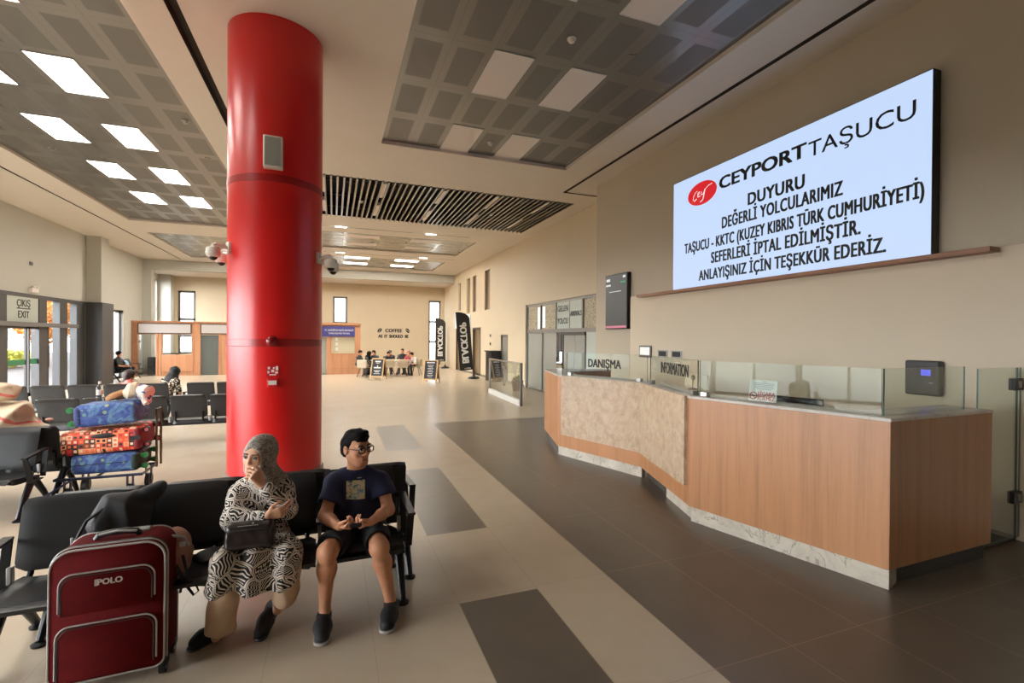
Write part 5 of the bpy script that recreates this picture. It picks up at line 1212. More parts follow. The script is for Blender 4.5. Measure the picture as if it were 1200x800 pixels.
def V(*a): return np.array(a, float)
def nrm(v): v = np.array(v, float); return v / np.linalg.norm(v)
def frame(yaw, pitch=0.0, roll=0.0):
    """face direction F (0 = towards -Y, + = towards +X), side S_ (the person's left), up U"""
    y, p = math.radians(yaw), math.radians(pitch)
    F = V(math.sin(y) * math.cos(p), -math.cos(y) * math.cos(p), math.sin(p)); S_ = nrm(np.cross(V(0, 0, 1), F)); U = np.cross(F, S_)
    r = math.radians(roll); S2 = S_ * math.cos(r) + U * math.sin(r); U2 = U * math.cos(r) - S_ * math.sin(r)
    return S2, F, U2
class Head:
    def __init__(h, c, yaw, pitch=0, roll=0, k=1.0, nose=1.0, wide=1.0): h.nose = nose; h.wide = wide; h.c = V(*c); h.S, h.F, h.U = frame(yaw, pitch, roll); h.k = k; h.M = [h.S, h.F, h.U]
    def p(h, s, f, u): return h.c + (h.S * s + h.F * f + h.U * u) * h.k
    def build(h, d, fine=True):
        k = h.k; e = lambda c, r, kk=.02, op='add': d.ell(h.p(*c), [q * k for q in r], h.M, kk, op)
        e((0, -.012, .03), (.074, .096, .086)); e((0, .028, -.03), (.060 * h.wide, .064, .082), .03); e((0, .05, -.085), (.034, .034, .030), .03)
        for s in (-1, 1): d.cone(h.p(s * .052, .0, -.055), h.p(s * .02, .06, -.095), .022 * k, .018 * k, .025)
        if not fine:
            d.cone(h.p(0, .085, .01), h.p(0, .105, -.03), .012 * k, .014 * k, .01); return
        d.cone(h.p(-.034, .076, .026), h.p(.034, .076, .026), .013 * k, k=.018)
        for s in (-1, 1):
            e((s * .040, .056, -.022), (.026, .026, .024), .02)
            e((s * .031, .098, .006), (.019, .018, .0125), .010, 'sub')
        nf = .088 + .020 * h.nose; d.cone(h.p(0, .086, .016), h.p(0, nf - .001, -.024), .0085 * k, .0115 * k, .012); e((0, nf, -.028), (.0125, .010, .009), .006)
        for s in (-1, 1): e((s * .0125, nf - .010, -.031), (.0085, .010, .008), .006)
        d.cone(h.p(-.019, .084, -.058), h.p(.019, .084, -.058), .0075 * k, k=.007); d.cone(h.p(-.016, .083, -.070), h.p(.016, .083, -.070), .0085 * k, k=.007)
        for s in (-1, 1): d.cone(h.p(s * .024, .083, -.064), h.p(0, .0955, -.064), .0025 * k, k=.003, op='sub')
        for s in (-1, 1): e((s * .077, -.008, -.006), (.010, .020, .032), .008); e((s * .086, -.004, -.004), (.006, .011, .018), .006, 'sub')
    def extras(h, root, spread=1.0):
        k = h.k
        for s in (-1, 1):
            c = h.p(s * .031, .0845, .005); r = .0125 * k; mb = MB(); mb.ball(c, r, 20)
            for i, f in enumerate(mb.f):
                m = np.mean([mb.v[q] for q in f], 0) - c; mb.mi[i] = 1 if float(nrm(m) @ nrm(h.F * .95 + h.S * .0)) > .86 else 0
            obj('eye', mb, [M['eye_white'], M['iris']], root)
            obj('eyelid', MB().tube([h.p(s * .031 + a, .0965 - 14 * a * a, .0125 - 9 * a * a) for a in (-.017, -.009, 0, .009, .017)], .0028 * k, 6), M['brow'], root)
            obj('eyebrow', MB().tube([h.p(s * (.031 + a), .094 - 10 * (a + .004) ** 2, .029 - 6 * a * a + a * .05) for a in (-.019, -.009, 0, .010, .02)], [q * k for q in (.0042, .0046, .0042, .0034, .002)], 6), M['brow'], root)
        obj('lips', MB().tube([h.p(a, .0905 - 9 * a * a, -.059 - 3 * a * a) for a in (-.02, -.01, 0, .01, .02)], [q * k for q in (.0015, .0036, .0038, .0036, .0015)], 6).tube([h.p(a, .0905 - 9 * a * a, -.0695 + 2 * a * a) for a in (-.017, -.008, 0, .008, .017)], [q * k for q in (.0015, .004, .0045, .004, .0015)], 6), M['lip'], root)

def hand(d, wrist, fdir, pnorm, side, curl, k=1.0, spread=.10, thumb=(.6, .4, .5), curls=None):
    """wrist -> knuckles along fdir; palm faces pnorm; the thumb leaves towards side; curl = bend of each joint (radians)"""
    w = V(*wrist); F = nrm(fdir); N = nrm(np.array(pnorm) - F * (np.array(pnorm) @ F)); T = nrm(np.array(side) - F * (np.array(side) @ F) - N * (np.array(side) @ N))
    L = (.040, .045, .042, .033); ml = (.078, .080, .075, .068); rr = (.0088, .009, .0086, .0076)
    tips = []
    for i in range(4):
        off = (1.5 - i) * .0205 * k; kn = w + F * ml[i] * k + T * off; d.cone(w + T * off * .55 + F * .008, kn, .0135 * k, .0115 * k, .012)
        a = 0; p = kn; dv = nrm(F + T * (1.5 - i) * spread)
        cs = curls[i] if curls else (curl, curl * 1.1, curl * .7)
        for j, (ln, c_) in enumerate(zip((L[i], L[i] * .66, L[i] * .52), cs)):
            a += c_; q = p + (dv * math.cos(a) + N * math.sin(a)) * ln * k; d.cone(p, q, rr[i] * k * (1 - .07 * j), rr[i] * k * (.94 - .08 * j), .004); p = q
        tips.append(p)
    b = w + T * .022 * k + F * .018 * k; a1 = b + (T * thumb[0] + F * thumb[1] + N * thumb[2]) * .045 * k; a2 = a1 + nrm(T * thumb[0] * .35 + F * .9 + N * thumb[2] * .8) * .034 * k; a3 = a2 + nrm(F + N * .5 - T * .1) * .026 * k
    d.cone(b, a1, .0155 * k, .0115 * k, .012); d.cone(a1, a2, .0108 * k, .0100 * k, .004); d.cone(a2, a3, .0100 * k, .0082 * k, .004)
    return tips

def torso(d, J, g=0.0, k=.06, wide=1.0):
    """chest, belly and pelvis between the joints, grown by g"""
    n, c, b, p = J['neck'], J['chest'], J['belly'], J['pelvis']; sd = nrm(np.array(J['shL']) - np.array(J['shR'])); up = nrm(np.array(n) - np.array(p)); fw = np.cross(sd, up); fw = nrm(fw); up = np.cross(fw, sd); Mx = [sd, fw, up]
    s = J.get('scale', 1.0) * wide
    d.ell(c, (.155 * s + g, .105 * s + g, .17 * s + g), Mx, k); d.ell(b, (.145 * s + g, .11 * s + g, .15 * s + g), Mx, k); d.ell(p, (.165 * s + g, .12 * s + g, .12 * s + g), Mx, k)
    for q in ('shL', 'shR'): d.cone(J['neck'], J[q], .045 + g, .056 * s + g, k)
def limb(d, a, b, ra, rb, mid=None, k=.03):
    if mid:
        m = np.array(a) * .6 + np.array(b) * .4; d.cone(a, m, ra, mid, k); d.cone(m, b, mid, rb, k)
    else: d.cone(a, b, ra, rb, k)

def shoe(root, heel, toe, ank, w=1.0, h=.006, high=False, socks=False, m='shoe', stripe=True):
    heel, toe = V(*heel), V(*toe); F = nrm(toe - heel); T = nrm(np.cross(V(0, 0, 1), F)); U = np.cross(F, T)
    L = float(np.linalg.norm(toe - heel)); ank = V(*ank)
    pts = [heel, toe, ank + V(0, 0, .05)]; lo = np.min(pts, 0) - .09; hi = np.max(pts, 0) + .09
    d = SDF(lo, hi, h); b = heel + F * .04 + U * .042
    d.cone(b, b + F * (L * .4), .037 * w, .042 * w, .03); d.cone(b + F * (L * .38), heel + F * (L - .045) + U * .034, .044 * w, .036 * w, .03); d.cone(heel + F * (L * .55) + U * .03 + T * .012, heel + F * (L - .06) + U * .028 + T * .008, .034, .03, .02)
    d.cone(b + U * .01, ank + V(0, 0, -.015), .036, .040, .03)
    d.cut(heel + U * .004, -U)
    up = solid('shoe', d, M[m], root)
    s = SDF(lo, hi, h); c = heel + U * .0
    s.cone(c + F * .035, c + F * (L * .5), .037 * w, .041 * w, .02); s.cone(c + F * (L * .5), c + F * (L - .042) + T * .004, .041 * w, .045 * w, .02); s.cut(c + U * .020, U, lo=lo, hi=hi); s.cut(c + U * .001, -U, lo=lo, hi=hi)
    solid('sole', s, M['sole' if stripe else 'black'], up)
    if stripe:
        lc = MB()
        for q in (.44, .52, .60): lc.tube([heel + F * L * q + U * (.082 - .06 * (q - .44)) + T * x + U * (-22 * x * x) for x in (-.024, -.012, 0, .012, .024)], .003, 6)
        lc.tube([heel + F * L * .40 + U * .088 + T * x + U * z for x, z in ((-.025, -.005), (-.012, .008), (0, 0), (.012, .009), (.028, -.004))], .003, 6)
        obj('laces', lc, M['black'], up)
        obj('shoe_accent', MB().ball(heel + F * L * .80 + T * .022 + U * .045, (.006, .006, .004), 8).ball(heel + F * L * .5 + T * .040 + U * .045, (.005, .010, .006), 8), M['white'], up)
    return up

# ---------------------------------------------------------------- the man in the navy T-shirt
J = dict(neck=V(.165, 3.565, .915), chest=V(.180, 3.60, .77), belly=V(.183, 3.60, .645), pelvis=V(.185, 3.60, .545), shL=V(.335, 3.575, .835), shR=V(.015, 3.575, .84), scale=.93)
MAN = thing('person', 'person in navy T-shirt, dark shorts and glasses holding a black phone on the bench', 'person', (.18, 3.55, .44))
hm = Head((.158, 3.51, 1.100), 34, -2, 2, 1.06, .85)
J.update(elR=V(-.045, 3.47, .655), elL=V(.372, 3.45, .655), wrR=V(.045, 3.27, .645), wrL=V(.235, 3.25, .655), hipR=V(.10, 3.58, .525), hipL=V(.275, 3.58, .525), knR=V(-.025, 3.195, .525), knL=V(.288, 3.20, .505), anR=V(-.042, 3.315, .095), anL=V(.372, 3.30, .09))
d = SDF((-.22, 2.98, .0), (.55, 3.80, 1.30), .0048)
hm.build(d); d.cone(hm.p(0, -.02, -.05), J['neck'] + V(0, .012, -.01), .052, .060, .03)
torso(d, J, -.018)
for s, o in (('R', -1), ('L', 1)):
    limb(d, J['sh' + s], J['el' + s], .047, .040, k=.04); limb(d, J['el' + s], J['wr' + s], .041, .026, .036)
    limb(d, J['hip' + s], J['kn' + s], .075, .058, k=.05); d.ell(J['kn' + s] + V(0, -.012, .002), (.050, .050, .054), None, .03)
    m = np.array(J['kn' + s]) * .68 + np.array(J['an' + s]) * .32 + V(0, .028, 0); d.cone(J['kn' + s], m, .050, .053, .04); d.cone(m, J['an' + s], .053, .034, .05); d.cone(J['an' + s], J['an' + s] + V(0, -.06, -.05), .034, .03, .02)
ph = V(.140, 3.175, .675)
hand(d, J['wrR'], (.62, -.66, .10), (.35, .25, .9), (.1, -.35, .9), .5, .98, thumb=(.55, .55, .35), curls=[(.85, 1.15, .7), (.9, 1.2, .7), (.95, 1.2, .7), (1.0, 1.2, .7)])
hand(d, J['wrL'], (-.70, -.62, .02), (-.4, .3, .85), (-.1, -.35, .9), .5, .98, thumb=(.5, .6, .3), curls=[(.8, 1.05, .6), (.85, 1.1, .6), (.9, 1.1, .6), (.95, 1.1, .6)])
solid('body', d, M['skin_m'], MAN)
hm.extras(MAN)
# hair: short, swept up at the front
d = SDF(hm.c - .17, hm.c + .17, .004); k = hm.k
d.ell(hm.p(0, -.020, .030), (.084, .105, .094), hm.M); d.ell(hm.p(0, -.045, -.02), (.079, .075, .07), hm.M, .02); d.ell(hm.p(.0, .056, .078), (.058, .040, .030), hm.M, .025); d.ell(hm.p(.012, .02, .098), (.055, .06, .022), hm.M, .03)
d.ell(hm.p(0, .122, -.022), (.078, .072, .086), hm.M, .010, 'sub'); d.box(hm.p(0, .085, -.08), (.085, .06, .075), hm.M, .02, .015, 'sub')
for s in (-1, 1): d.ell(hm.p(s * .088, .040, -.058), (.026, .040, .050), hm.M, .008, 'sub'); d.ell(hm.p(s * .094, -.006, -.012), (.020, .022, .036), hm.M, .006, 'sub')
d.cut(hm.p(0, -.06, -.068), -hm.U * .9 + hm.F * .15, .01); d.wrinkle(.0035, 95, 8)
solid('hair', d, M['hair'], MAN)
gl = MB()
for s in (-1, 1):
    gl.tube([hm.p(s * .033 + .0235 * np.sign(math.cos(a)) * abs(math.cos(a)) ** .6, .108 - .15 * abs(.0235 * math.cos(a)), .002 + .0175 * np.sign(math.sin(a)) * abs(math.sin(a)) ** .6) for a in [q * math.pi / 14 for q in range(28)]], .0036, 6, closed=True)
    gl.tube([hm.p(s * .058, .103, .010), hm.p(s * .074, .07, .010), hm.p(s * .081, .0, .008), hm.p(s * .080, -.02, -.006)], .0026, 6)
gl.tube([hm.p(-.010, .1115, .006), hm.p(0, .114, .009), hm.p(.010, .1115, .006)], .0026, 6)
g_ = obj('glasses', gl, M['black'], MAN)
# T-shirt
M['navy'] = fabric('navy cotton', S(28, 34, 66), .85, .1, 300, .15)
d = SDF((-.22, 3.25, .50), (.56, 3.85, 1.02), .006); torso(d, J, .006, .07); d.ell(J['belly'] + V(0, -.03, -.02), (.172, .125, .13), None, .05); d.ell(J['pelvis'] + V(0, -.01, .03), (.178, .13, .09), None, .05)
d.cut(V(0, 3.50, .575), (0, .12, -1), .01); d.cut(J['neck'] + V(0, 0, .030), (0, -.22, 1), .01)
for s, e in (('R', .60), ('L', .54)):
    a, b = J['sh' + s], J['el' + s]; q = a + (b - a) * e; n = nrm(b - a); d2 = SDF(d.lo, d.lo + d.h * (d.n - 1.5), d.h); d2.cone(a, q + n * .06, .070, .084, .02); d2.cut(q, n, .006); d2.cone(q - n * .03, b, .058, .068, .004, 'sub'); d.join(d2, .035)
d.wrinkle(.004, 26, 21); d.crease(.014, 15, 4)
sh_ = solid('t_shirt', d, M['navy'], MAN)
obj('collar', MB().tube([J['neck'] + V(.062 * math.cos(a), -.004 + .062 * math.sin(a), .028 + .010 * math.sin(a)) for a in [q * math.pi / 14 for q in range(28)]], .007, 8, closed=True), M['navy'], sh_)
t = NT('printed picture'); p = t.pos(obj=False); n = t.noise(p, 22, 5, .6, 1.2); n2 = t.noise(p, 45, 4)
t.set(c=t.mix(t.math('GREATER_THAN', n2, .66), t.ramp(n, [(.30, S(40, 84, 128)), (.43, S(96, 150, 180)), (.50, S(214, 204, 160)), (.66, S(226, 218, 180)), (.78, S(150, 160, 120))]), S(84, 92, 96)), r=.8); M['print'] = t.m
def shirt_patch(name, x0, x1, z0, z1, m, host, off=.003):
    """a printed patch lying on the front of the shirt"""
    dg = bpy.context.evaluated_depsgraph_get(); bpy.context.view_layer.update(); mb = MB(); n = 14; vs = []
    inv = host.matrix_world.inverted()
    for j in range(n + 1):
        for i in range(n + 1):
            x = x0 + (x1 - x0) * i / n; z = z0 + (z1 - z0) * j / n; ok, loc, no, _ = host.ray_cast(inv @ Vector((x, 2.8, z)), Vector((0, 1, 0)))
            vs.append((host.matrix_world @ loc) + Vector((0, -off, 0)) if ok else Vector((x, 3.5, z)))
    return obj(name, mb.add(vs, [(j * (n + 1) + i, j * (n + 1) + i + 1, (j + 1) * (n + 1) + i + 1, (j + 1) * (n + 1) + i) for j in range(n) for i in range(n)]), m, host)
shirt_patch('chest_print', .092, .215, .745, .872, M['print'], sh_); shirt_patch('small_print', .165, .195, .885, .890, M['print'], sh_)
# shorts
M['shorts'] = fabric('dark navy sports cloth', S(22, 25, 34), .75, .1, 240, .15)
d = SDF((-.2, 2.98, .38), (.52, 3.85, .72), .006); s_ = J['scale']; d.ell(J['pelvis'] + V(0, .01, -.005), (.18, .13, .105), None, .05)
for s in 'RL':
    a, b = J['hip' + s], J['kn' + s]; n = nrm(b - a); d2 = SDF(d.lo, d.lo + d.h * (d.n - 1.5), d.h); d2.cone(a, b, .096, .086, .02); q = a + (b - a) * .90; d2.cut(q, nrm(n + V(0, 0, .28)), .006); d2.cone(q - n * .03, b + n * .05, .070, .076, .004, 'sub'); d.join(d2, .04)
d.wrinkle(.004, 30, 5); d.crease(.014, 18, 9); sr = solid('shorts', d, M['shorts'], MAN)
obj('shorts_logo', MB().tube([(.325, 3.30, .612), (.340, 3.29, .608), (.372, 3.30, .612)], .004, 6), M['white'], sr)
shoe(MAN, (-.045, 3.375, 0), (-.058, 3.085, 0), J['anR'], w=1.2); shoe(MAN, (.398, 3.36, 0), (.318, 3.075, 0), J['anL'], w=1.2)
PH = Matrix.Translation(Vector(ph)) @ Matrix.Rotation(math.radians(-4), 4, 'Z') @ Matrix.Rotation(math.radians(-35), 4, 'X')
po = thing('mobile_phone', 'black mobile phone in the hands of the person in the navy T-shirt', 'phone', ph)
obj('body', MB().box(-.037, .037, -.035, .035, -.006, .006, 0, PH), M['black'], po, .004, 3); obj('screen', MB().box(-.033, .033, -.031, .031, .006, .0066, 0, PH), mat('phone glass', S(10, 11, 13), .08), po)

# ---------------------------------------------------------------- the woman in the patterned dress
def tribal():
    """patches of strokes running in different directions, each patch edged with a white line"""
    t = NT('black and white patterned cloth'); p0 = t.pos(obj=False)
    nz = t.n('TexNoise'); t.l(p0, nz.inputs['Vector']); nz.inputs['Scale'].default_value = 9; nz.inputs['Detail'].default_value = 1
    va = t.n('VectorMath', operation='MULTIPLY_ADD'); t.l(nz.outputs['Color'], va.inputs[0]); va.inputs[1].default_value = (.09, .09, .09); t.l(p0, va.inputs[2]); p = va.outputs[0]
    v1 = t.n('TexVoronoi'); t.l(p, v1.inputs['Vector']); v1.inputs['Scale'].default_value = 10.5; v2 = t.n('TexVoronoi', feature='DISTANCE_TO_EDGE'); t.l(p, v2.inputs['Vector']); v2.inputs['Scale'].default_value = 10.5
    r = t.sep(v1.outputs['Color']); x, y, z = t.sep(p); a = t.math('MULTIPLY', r[0], 6.283)
    ca, sa = t.math('COSINE', a), t.math('SINE', a); h = t.math('ADD', x, t.math('MULTIPLY', y, .6))
    s = t.math('ADD', t.math('MULTIPLY', h, ca), t.math('MULTIPLY', z, sa)); q = t.math('SUBTRACT', t.math('MULTIPLY', z, ca), t.math('MULTIPLY', h, sa))
    tri = t.math('ABSOLUTE', t.math('SUBTRACT', t.math('FRACT', t.math('MULTIPLY', q, 34)), .5))
    zig = t.math('MULTIPLY', t.math('MULTIPLY', tri, 1.5), t.math('GREATER_THAN', r[2], .5))
    st = t.math('FRACT', t.math('ADD', t.math('MULTIPLY', s, t.math('ADD', 42, t.math('MULTIPLY', r[1], 30))), zig)); f = t.math('GREATER_THAN', st, .60)
    e = v2.outputs[0]; f = t.math('MULTIPLY', f, t.math('GREATER_THAN', e, .12)); f = t.math('MAXIMUM', f, t.math('MULTIPLY', t.math('LESS_THAN', e, .075), t.math('GREATER_THAN', e, .012)))
    t.set(c=t.mix(f, S(20, 19, 22), S(222, 212, 200)), r=.8); return t.m
M['tribal'] = tribal()
WJ = dict(neck=V(-.425, 3.52, .93), chest=V(-.44, 3.55, .78), belly=V(-.45, 3.54, .64), pelvis=V(-.45, 3.57, .545), shL=V(-.300, 3.53, .850), shR=V(-.572, 3.525, .850), scale=.90)
WJ.update(elR=V(-.572, 3.37, .735), wrR=V(-.37, 3.26, .770), elL=V(-.272, 3.345, .775), wrL=V(-.412, 3.30, .962), hipR=V(-.53, 3.56, .525), hipL=V(-.37, 3.56, .525), knR=V(-.585, 3.22, .535), knL=V(-.245, 3.22, .545), anR=V(-.655, 3.375, .085), anL=V(-.325, 3.42, .16))
WOM = thing('person', 'person in grey headscarf and black and white patterned dress resting chin on hand', 'person', (-.43, 3.5, .44))
hw = Head((-.445, 3.490, 1.095), -30, 0, -5, 1.0, .55, 1.1)
d = SDF((-.78, 2.98, .0), (-.1, 3.80, 1.28), .0048); hw.build(d); d.cone(hw.p(0, -.02, -.06), WJ['neck'], .048, .054, .03); torso(d, WJ, -.03)
for s in 'RL':
    limb(d, WJ['sh' + s], WJ['el' + s], .040, .034, k=.04); limb(d, WJ['el' + s], WJ['wr' + s], .034, .024, .031); limb(d, WJ['hip' + s], WJ['kn' + s], .07, .05, k=.05); limb(d, WJ['kn' + s], WJ['an' + s], .045, .032, .043); d.cone(WJ['an' + s], WJ['an' + s] + V(0, -.05, -.04), .032, .028, .02)
# hand under the chin, half closed; the other holds the elbow
hand(d, WJ['wrL'], (-.42, -.02, .72), (-.55, .55, -.1), (-.1, .7, .5), .8, .95, thumb=(.5, .7, .2), curls=[(.75, 1.0, .5), (.85, 1.1, .6), (.95, 1.1, .6), (1.0, 1.1, .6)])
hand(d, WJ['wrR'], (.86, -.12, .22), (-.1, .9, .2), (0, .1, 1), .4, .95, thumb=(.6, .5, .3), curls=[(.3, .5, .4), (.35, .55, .4), (.4, .6, .4), (.5, .6, .4)])
solid('body', d, M['skin_w'], WOM); hw.extras(WOM)
# dress: bodice, wide sleeves, skirt over the lap and down to the shins
d = SDF((-.85, 2.95, .26), (-.05, 3.85, 1.02), .006); torso(d, WJ, .010, .07); d.ell(WJ['chest'] + V(0, -.06, -.01), (.13, .09, .09), None, .05)
for s in 'RL': d.cone(WJ['sh' + s], WJ['el' + s], .062, .062, .05)
d.cone(WJ['elR'], WJ['elR'] + (WJ['wrR'] - WJ['elR']) * .88, .060, .046, .04); d.cone(WJ['elL'], WJ['elL'] + (WJ['wrL'] - WJ['elL']) * .72, .058, .048, .04)
for s in 'RL':
    a, b = WJ['hip' + s], WJ['kn' + s]; d.cone(a, b, .100, .074, .07)
d.cone(WJ['pelvis'] + V(0, -.1, .0), (WJ['knR'] + WJ['knL']) / 2 + V(0, .04, -.005), .11, .085, .08)
d.cone(WJ['knR'], WJ['knR'] + V(-.035, .0, -.155), .074, .090, .05); d.cone(WJ['knL'], WJ['knL'] + V(-.03, .0, -.15), .072, .082, .05); d.cone((WJ['knR'] + WJ['knL']) / 2 + V(-.02, .02, 0), (WJ['knR'] + WJ['knL']) / 2 + V(-.04, .0, -.20), .085, .095, .06)
d.cone(WJ['hipL'] + V(.1, -.12, -.02), WJ['hipL'] + V(.16, -.16, -.07), .05, .04, .06)
d.cut(V(-.42, 3.15, .355), (-.05, .0, -1), .006, (-.9, 2.9, .2), (0, 3.5, .45)); d.wrinkle(.006, 24, 31); d.crease(.016, 14, 6)
d.cone(V(-.60, 3.24, .30), V(-.59, 3.23, .40), .075, .062, .01, 'sub'); d.cone(V(-.28, 3.25, .30), V(-.26, 3.23, .40), .072, .06, .01, 'sub')
solid('dress', d, M['tribal'], WOM)
M['beige_cloth'] = fabric('beige trouser cloth', S(200, 172, 142), .85, .06, 300, .1)
for nm, kn, an, ra, rb in (('R', WJ['knR'], V(-.632, 3.325, .095), .072, .088), ('L', WJ['knL'], V(-.285, 3.36, .190), .07, .078)):
    a, b = np.array(kn) + V(0, .02, -.03), an; d = SDF(np.minimum(a, b) - .14, np.maximum(a, b) + .14, .006); d.cone(a, b + (b - a) * .3, ra, rb * 1.03, .02); n = nrm(b - a); d.cut(b, nrm(n + V(0, 0, -.5)), .004); d.cone(b - n * .02, b + n * .2, rb - .016, rb - .01, .004, 'sub'); d.wrinkle(.008, 34, 3)
    solid('trouser_leg', d, M['beige_cloth'], WOM)
shoe(WOM, (-.640, 3.44, 0), (-.800, 3.30, 0), WJ['anR'], m='black_fabric', stripe=False); shoe(WOM, (-.345, 3.50, .075), (-.425, 3.26, .0), WJ['anL'], m='black_fabric', stripe=False)
# headscarf
t = NT('grey patterned scarf'); p = t.pos(obj=False); v = t.n('TexVoronoi', feature='DISTANCE_TO_EDGE'); t.l(p, v.inputs['Vector']); v.inputs['Scale'].default_value = 50
f = t.noise(p, 48, 5, .65, 2.5); t.set(c=t.ramp(f, [(.34, S(62, 58, 58)), (.48, S(128, 120, 112)), (.60, S(186, 174, 160))]), r=.85); M['scarf'] = t.m
d = SDF(hw.c + V(-.22, -.22, -.30), hw.c + V(.22, .24, .17), .0048)
d.ell(hw.p(0, -.02, .032), (.094, .112, .104), hw.M); d.ell(hw.p(0, .0, -.04), (.088, .098, .10), hw.M, .04); d.cone(hw.p(0, -.02, -.09), WJ['neck'] + V(.01, -.02, .0), .075, .095, .05); d.cone(hw.p(.05, .02, -.09), WJ['neck'] + V(.03, -.075, -.045), .055, .06, .05); d.cone(WJ['neck'] + V(.02, .02, .03), WJ['neck'] + V(.10, .04, -.03), .07, .05, .05)
d.ell(hw.p(0, .118, -.018), (.066, .095, .086), hw.M, .012, 'sub'); d.wrinkle(.0045, 38, 17)
solid('headscarf', d, M['scarf'], WOM)
# handbag on her lap
HBm = Matrix.Translation((-.462, 3.245, .672)) @ Matrix.Rotation(math.radians(-4), 4, 'Z') @ Matrix.Rotation(math.radians(-18), 4, 'X')
hb = thing('handbag', 'dark brown leather shoulder bag with zips on the lap of the seated woman', 'handbag', (-.462, 3.245, .6))
M['leather'] = fabric('dark brown leather', S(40, 30, 28), .33, .15, 200, .2)
d = SDF((-.68, 3.08, .54), (-.24, 3.42, .80), .005); Q = [np.array(HBm.to_3x3().col[i]) for i in range(3)]; C_ = np.array(HBm.translation)
d.box(C_, (.135, .048, .082), Q, .035, .02); d.box(C_ - Q[1] * .042 - Q[2] * .018, (.125, .022, .055), Q, .02, .008); d.wrinkle(.0025, 60, 3); solid('bag_body', d, M['leather'], hb)
obj('zip', MB().tube([HBm @ Vector(p) for p in ((-.115, -.054, .052), (0, -.056, .056), (.115, -.054, .052))], .0035, 6), M['black'], hb); obj('zip_teeth', MB().tube([HBm @ Vector(p) for p in ((-.06, -.058, .055), (.05, -.058, .056))], .0018, 6), M['silver'], hb)
obj('flap_seam', MB().tube([HBm @ Vector(p) for p in ((-.12, -.062, .03), (0, -.066, .034), (.12, -.062, .03))], .003, 6), M['black'], hb); obj('badge', MB().ball(HBm @ Vector((0.02, -.05, .068)), (.006, .004, .006), 8), M['silver'], hb)
obj('shoulder_strap', MB().tube([HBm @ Vector((.128, .01, .06)), (-.31, 3.33, .80), (-.29, 3.45, .90)], .009, 8, sx=.4), M['leather'], hb)

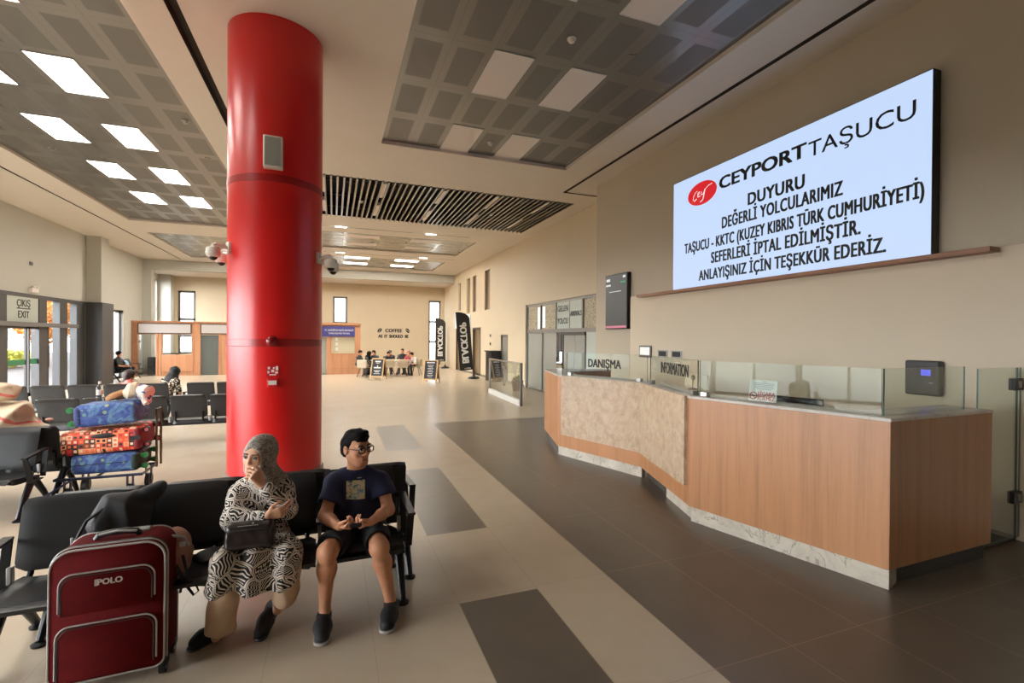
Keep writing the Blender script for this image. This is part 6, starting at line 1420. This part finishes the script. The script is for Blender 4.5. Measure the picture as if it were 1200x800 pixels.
# ---------------------------------------------------------------- people farther off, seated
def seated(label, x, y, yaw, top, legs, hair, style='short', lean=8, arms='lap', skin='skin_m', zs=.45, k=1.0, headyaw=0, headpitch=-8, sleeves=.55, full=True):
    t = thing('person', label, 'person', (x, y, zs)); a = math.radians(yaw); Rm = np.array([[math.cos(a), -math.sin(a), 0], [math.sin(a), math.cos(a), 0], [0, 0, 1.]])
    L = math.radians(lean)
    def P(px_, py_, pz_, up=True):
        p = V(px_, py_, pz_) * k
        if up: p = V(p[0], p[1] * math.cos(L) - p[2] * math.sin(L), p[2] * math.cos(L) + p[1] * math.sin(L))
        return Rm @ p + V(x, y, zs)
    J = dict(neck=P(0, 0, .50), chest=P(0, .02, .34), belly=P(0, .02, .20), pelvis=P(0, .02, .09), shL=P(.165, .02, .43), shR=P(-.165, .02, .43), scale=.97 * k)
    hd = Head(P(0, -.03, .665), yaw + headyaw, headpitch - lean * .3, 0, k)
    reach = {'lap': ((.235, -.10, .20), (.10, -.32, .12)), 'table': ((.25, -.16, .24), (.12, -.42, .30)), 'up': ((.23, -.16, .22), (.06, -.30, .36))}[arms]
    for q, s_ in (('L', 1), ('R', -1)):
        J['el' + q] = P(s_ * reach[0][0], reach[0][1], reach[0][2]); J['wr' + q] = P(s_ * reach[1][0], reach[1][1], reach[1][2])
        J['hip' + q] = P(s_ * .09, 0, .08, False); J['kn' + q] = P(s_ * .13, -.43, .08, False); J['an' + q] = P(s_ * .14, -.40, (.08 - zs) / 1, False) if k > .95 else P(s_ * .13, -.40, -.30, False)
    pts = np.array([v for q, v in J.items() if q != 'scale'] + [hd.p(0, 0, .15)]); h = .0125
    lo, hi = pts.min(0) - .2, pts.max(0) + .2
    d = SDF(lo, hi, h); hd.build(d, False); d.cone(hd.p(0, -.02, -.05), J['neck'], .05, .056, .03); torso(d, J, -.02)
    for q in 'LR':
        limb(d, J['sh' + q], J['el' + q], .044, .038); limb(d, J['el' + q], J['wr' + q], .038, .027); f = nrm(J['wr' + q] - J['el' + q]); d.cone(J['wr' + q], J['wr' + q] + f * .09, .032, .020, .02)
        if full: limb(d, J['hip' + q], J['kn' + q], .07, .052); limb(d, J['kn' + q], J['an' + q], .05, .034)
    solid('body', d, M[skin], t)
    d = SDF(lo, hi, h); torso(d, J, .012)
    for q in 'LR': d.cone(J['sh' + q], J['sh' + q] + (J['el' + q] - J['sh' + q]) * min(1, sleeves * 1.4), .064, .060, .04)
    if sleeves > .9:
        for q in 'LR': d.cone(J['el' + q], J['wr' + q], .052, .04, .03)
    d.wrinkle(.005, 24, 3); solid('top', d, top, t)
    if full:
        d = SDF(lo, hi, h); d.ell(J['pelvis'], (.175, .135, .11), None, .04)
        for q in 'LR': d.cone(J['hip' + q], J['kn' + q], .088, .068, .04); d.cone(J['kn' + q], J['kn' + q] + (J['an' + q] - J['kn' + q]) * (.9 if legs[1] else .12), .066, .056, .03)
        solid('trousers', d, legs[0], t)
        for q in 'LR':
            f = Rm @ V(0, -1, 0); an = J['an' + q]; d = SDF(an - .22, an + .22, .011); g = V(an[0], an[1], .045) - f * .03; d.cone(g, g + f * .17, .042, .038, .02); d.cone(g, an + V(0, 0, .02), .04, .045, .02); d.cut(V(0, 0, .006), (0, 0, -1)); solid('shoe', d, M['shoe'] if style != 'white_shoes' else M['white'], t)
    d = SDF(hd.c - .3, hd.c + .3, .009)
    if style in ('short', 'white_shoes'):
        d.ell(hd.p(0, -.018, .036), (.086, .108, .096), hd.M); d.ell(hd.p(0, .12, -.03), (.09, .075, .10), hd.M, .01, 'sub'); d.cut(hd.p(0, -.06, -.05), -hd.U, .01)
    elif style == 'long':
        d.ell(hd.p(0, -.02, .034), (.09, .11, .098), hd.M); d.cone(hd.p(0, -.05, -.02), hd.p(0, -.07, -.17), .085, .06, .04); d.ell(hd.p(0, .12, -.04), (.066, .075, .11), hd.M, .01, 'sub')
    else:
        d.ell(hd.p(0, -.02, .03), (.098, .118, .108), hd.M); d.cone(hd.p(0, -.02, -.07), J['neck'], .085, .12, .05); d.cone(J['neck'], J['chest'], .12, .10, .06); d.ell(hd.p(0, .125, -.02), (.06, .08, .085), hd.M, .01, 'sub')
    d.wrinkle(.004, 50, 5); solid({'scarf': 'headscarf'}.get(style, 'hair'), d, hair, t)
    return t
c_black = fabric('black jersey', S(30, 30, 33), .8); c_jeans = fabric('dark trousers', S(40, 42, 50), .8); c_red = fabric('red top', S(176, 50, 62), .8); c_white = fabric('white shirt', S(214, 206, 196), .8); c_pink = fabric('coral top', S(222, 108, 100), .8); c_brown = fabric('brown hair', S(48, 30, 24), .6); c_hood = fabric('black headscarf', S(22, 22, 26), .7)
c_leo = NT('cream and black spotted cloth'); p = c_leo.pos(obj=False); v = c_leo.n('TexVoronoi'); c_leo.l(p, v.inputs['Vector']); v.inputs['Scale'].default_value = 26; c_leo.set(c=c_leo.mix(c_leo.math('GREATER_THAN', v.outputs['Distance'], .46), S(214, 196, 172), S(40, 36, 34)), r=.8); c_leo = c_leo.m
hr = M['hair']
seated('person in black hooded top on the chair beside the wooden booth, reaching out', 1.47, 23.78, 75, c_black, (c_jeans, 1), hr, 'scarf', 14, 'table', sleeves=1)
seated('person mostly hidden by the wooden booth edge at the first coffee table', 1.22, 25.0, 60, c_black, (c_jeans, 1), hr, 'short', 6, 'lap')
seated('person in black with long hair behind the first coffee table', 2.02, 25.35, -25, c_black, (c_jeans, 1), hr, 'long', 10, 'table', 'skin_w', sleeves=1)
seated('person in dark top bowed over the table behind the large chalk board', 2.62, 25.3, 10, c_black, (c_jeans, 1), hr, 'short', 24, 'table')
seated('brown haired person sitting close behind the one bowed over the table', 2.86, 25.75, -20, c_black, (c_jeans, 1), c_brown, 'short', 8, 'lap', 'skin_w')
seated('person in black T-shirt sitting tallest at the second coffee table', 3.42, 25.35, -10, c_black, (c_jeans, 1), hr, 'short', 4, 'table', k=1.1)
seated('person in red top at the second coffee table', 3.74, 24.92, -35, c_red, (c_jeans, 1), fabric('reddish scarf', S(150, 96, 84), .8), 'scarf', 10, 'table', 'skin_w')
seated('person in black vest over white shirt leaning forward on the outer cream chair', 3.98, 24.05, -70, c_white, (c_jeans, 1), hr, 'short', 26, 'table', sleeves=.7)
seated('person in black T-shirt and shorts seated by the glazed wall past the dark cladding', -8.27, 24.2, 82, c_black, (c_black, 0), hr, 'white_shoes', -4, 'lap')
seated('girl with brown hair and coral top seated beyond the rear bench row', -4.20, 12.66, 120, c_pink, (c_jeans, 1), c_brown, 'long', 4, 'lap', 'skin_w', k=.86, full=False)
seated('person in black headscarf and spotted top leaning over, beyond the rear bench row', -3.52, 12.66, 150, c_leo, (c_jeans, 1), c_hood, 'scarf', 24, 'lap', 'skin_w', full=False)
dup(BENCH, (-8.37, 24.75, 0), math.radians(90), 'black bench past the dark cladding with a person in black T-shirt')
o = obj('blue_bag', MB().ball((-8.27, 24.78, .63), (.13, .16, .2), 18), fabric('pale blue cloth', S(150, 186, 216), .7)); tag(o, 'pale blue bag on the bench past the dark cladding', 'bag')
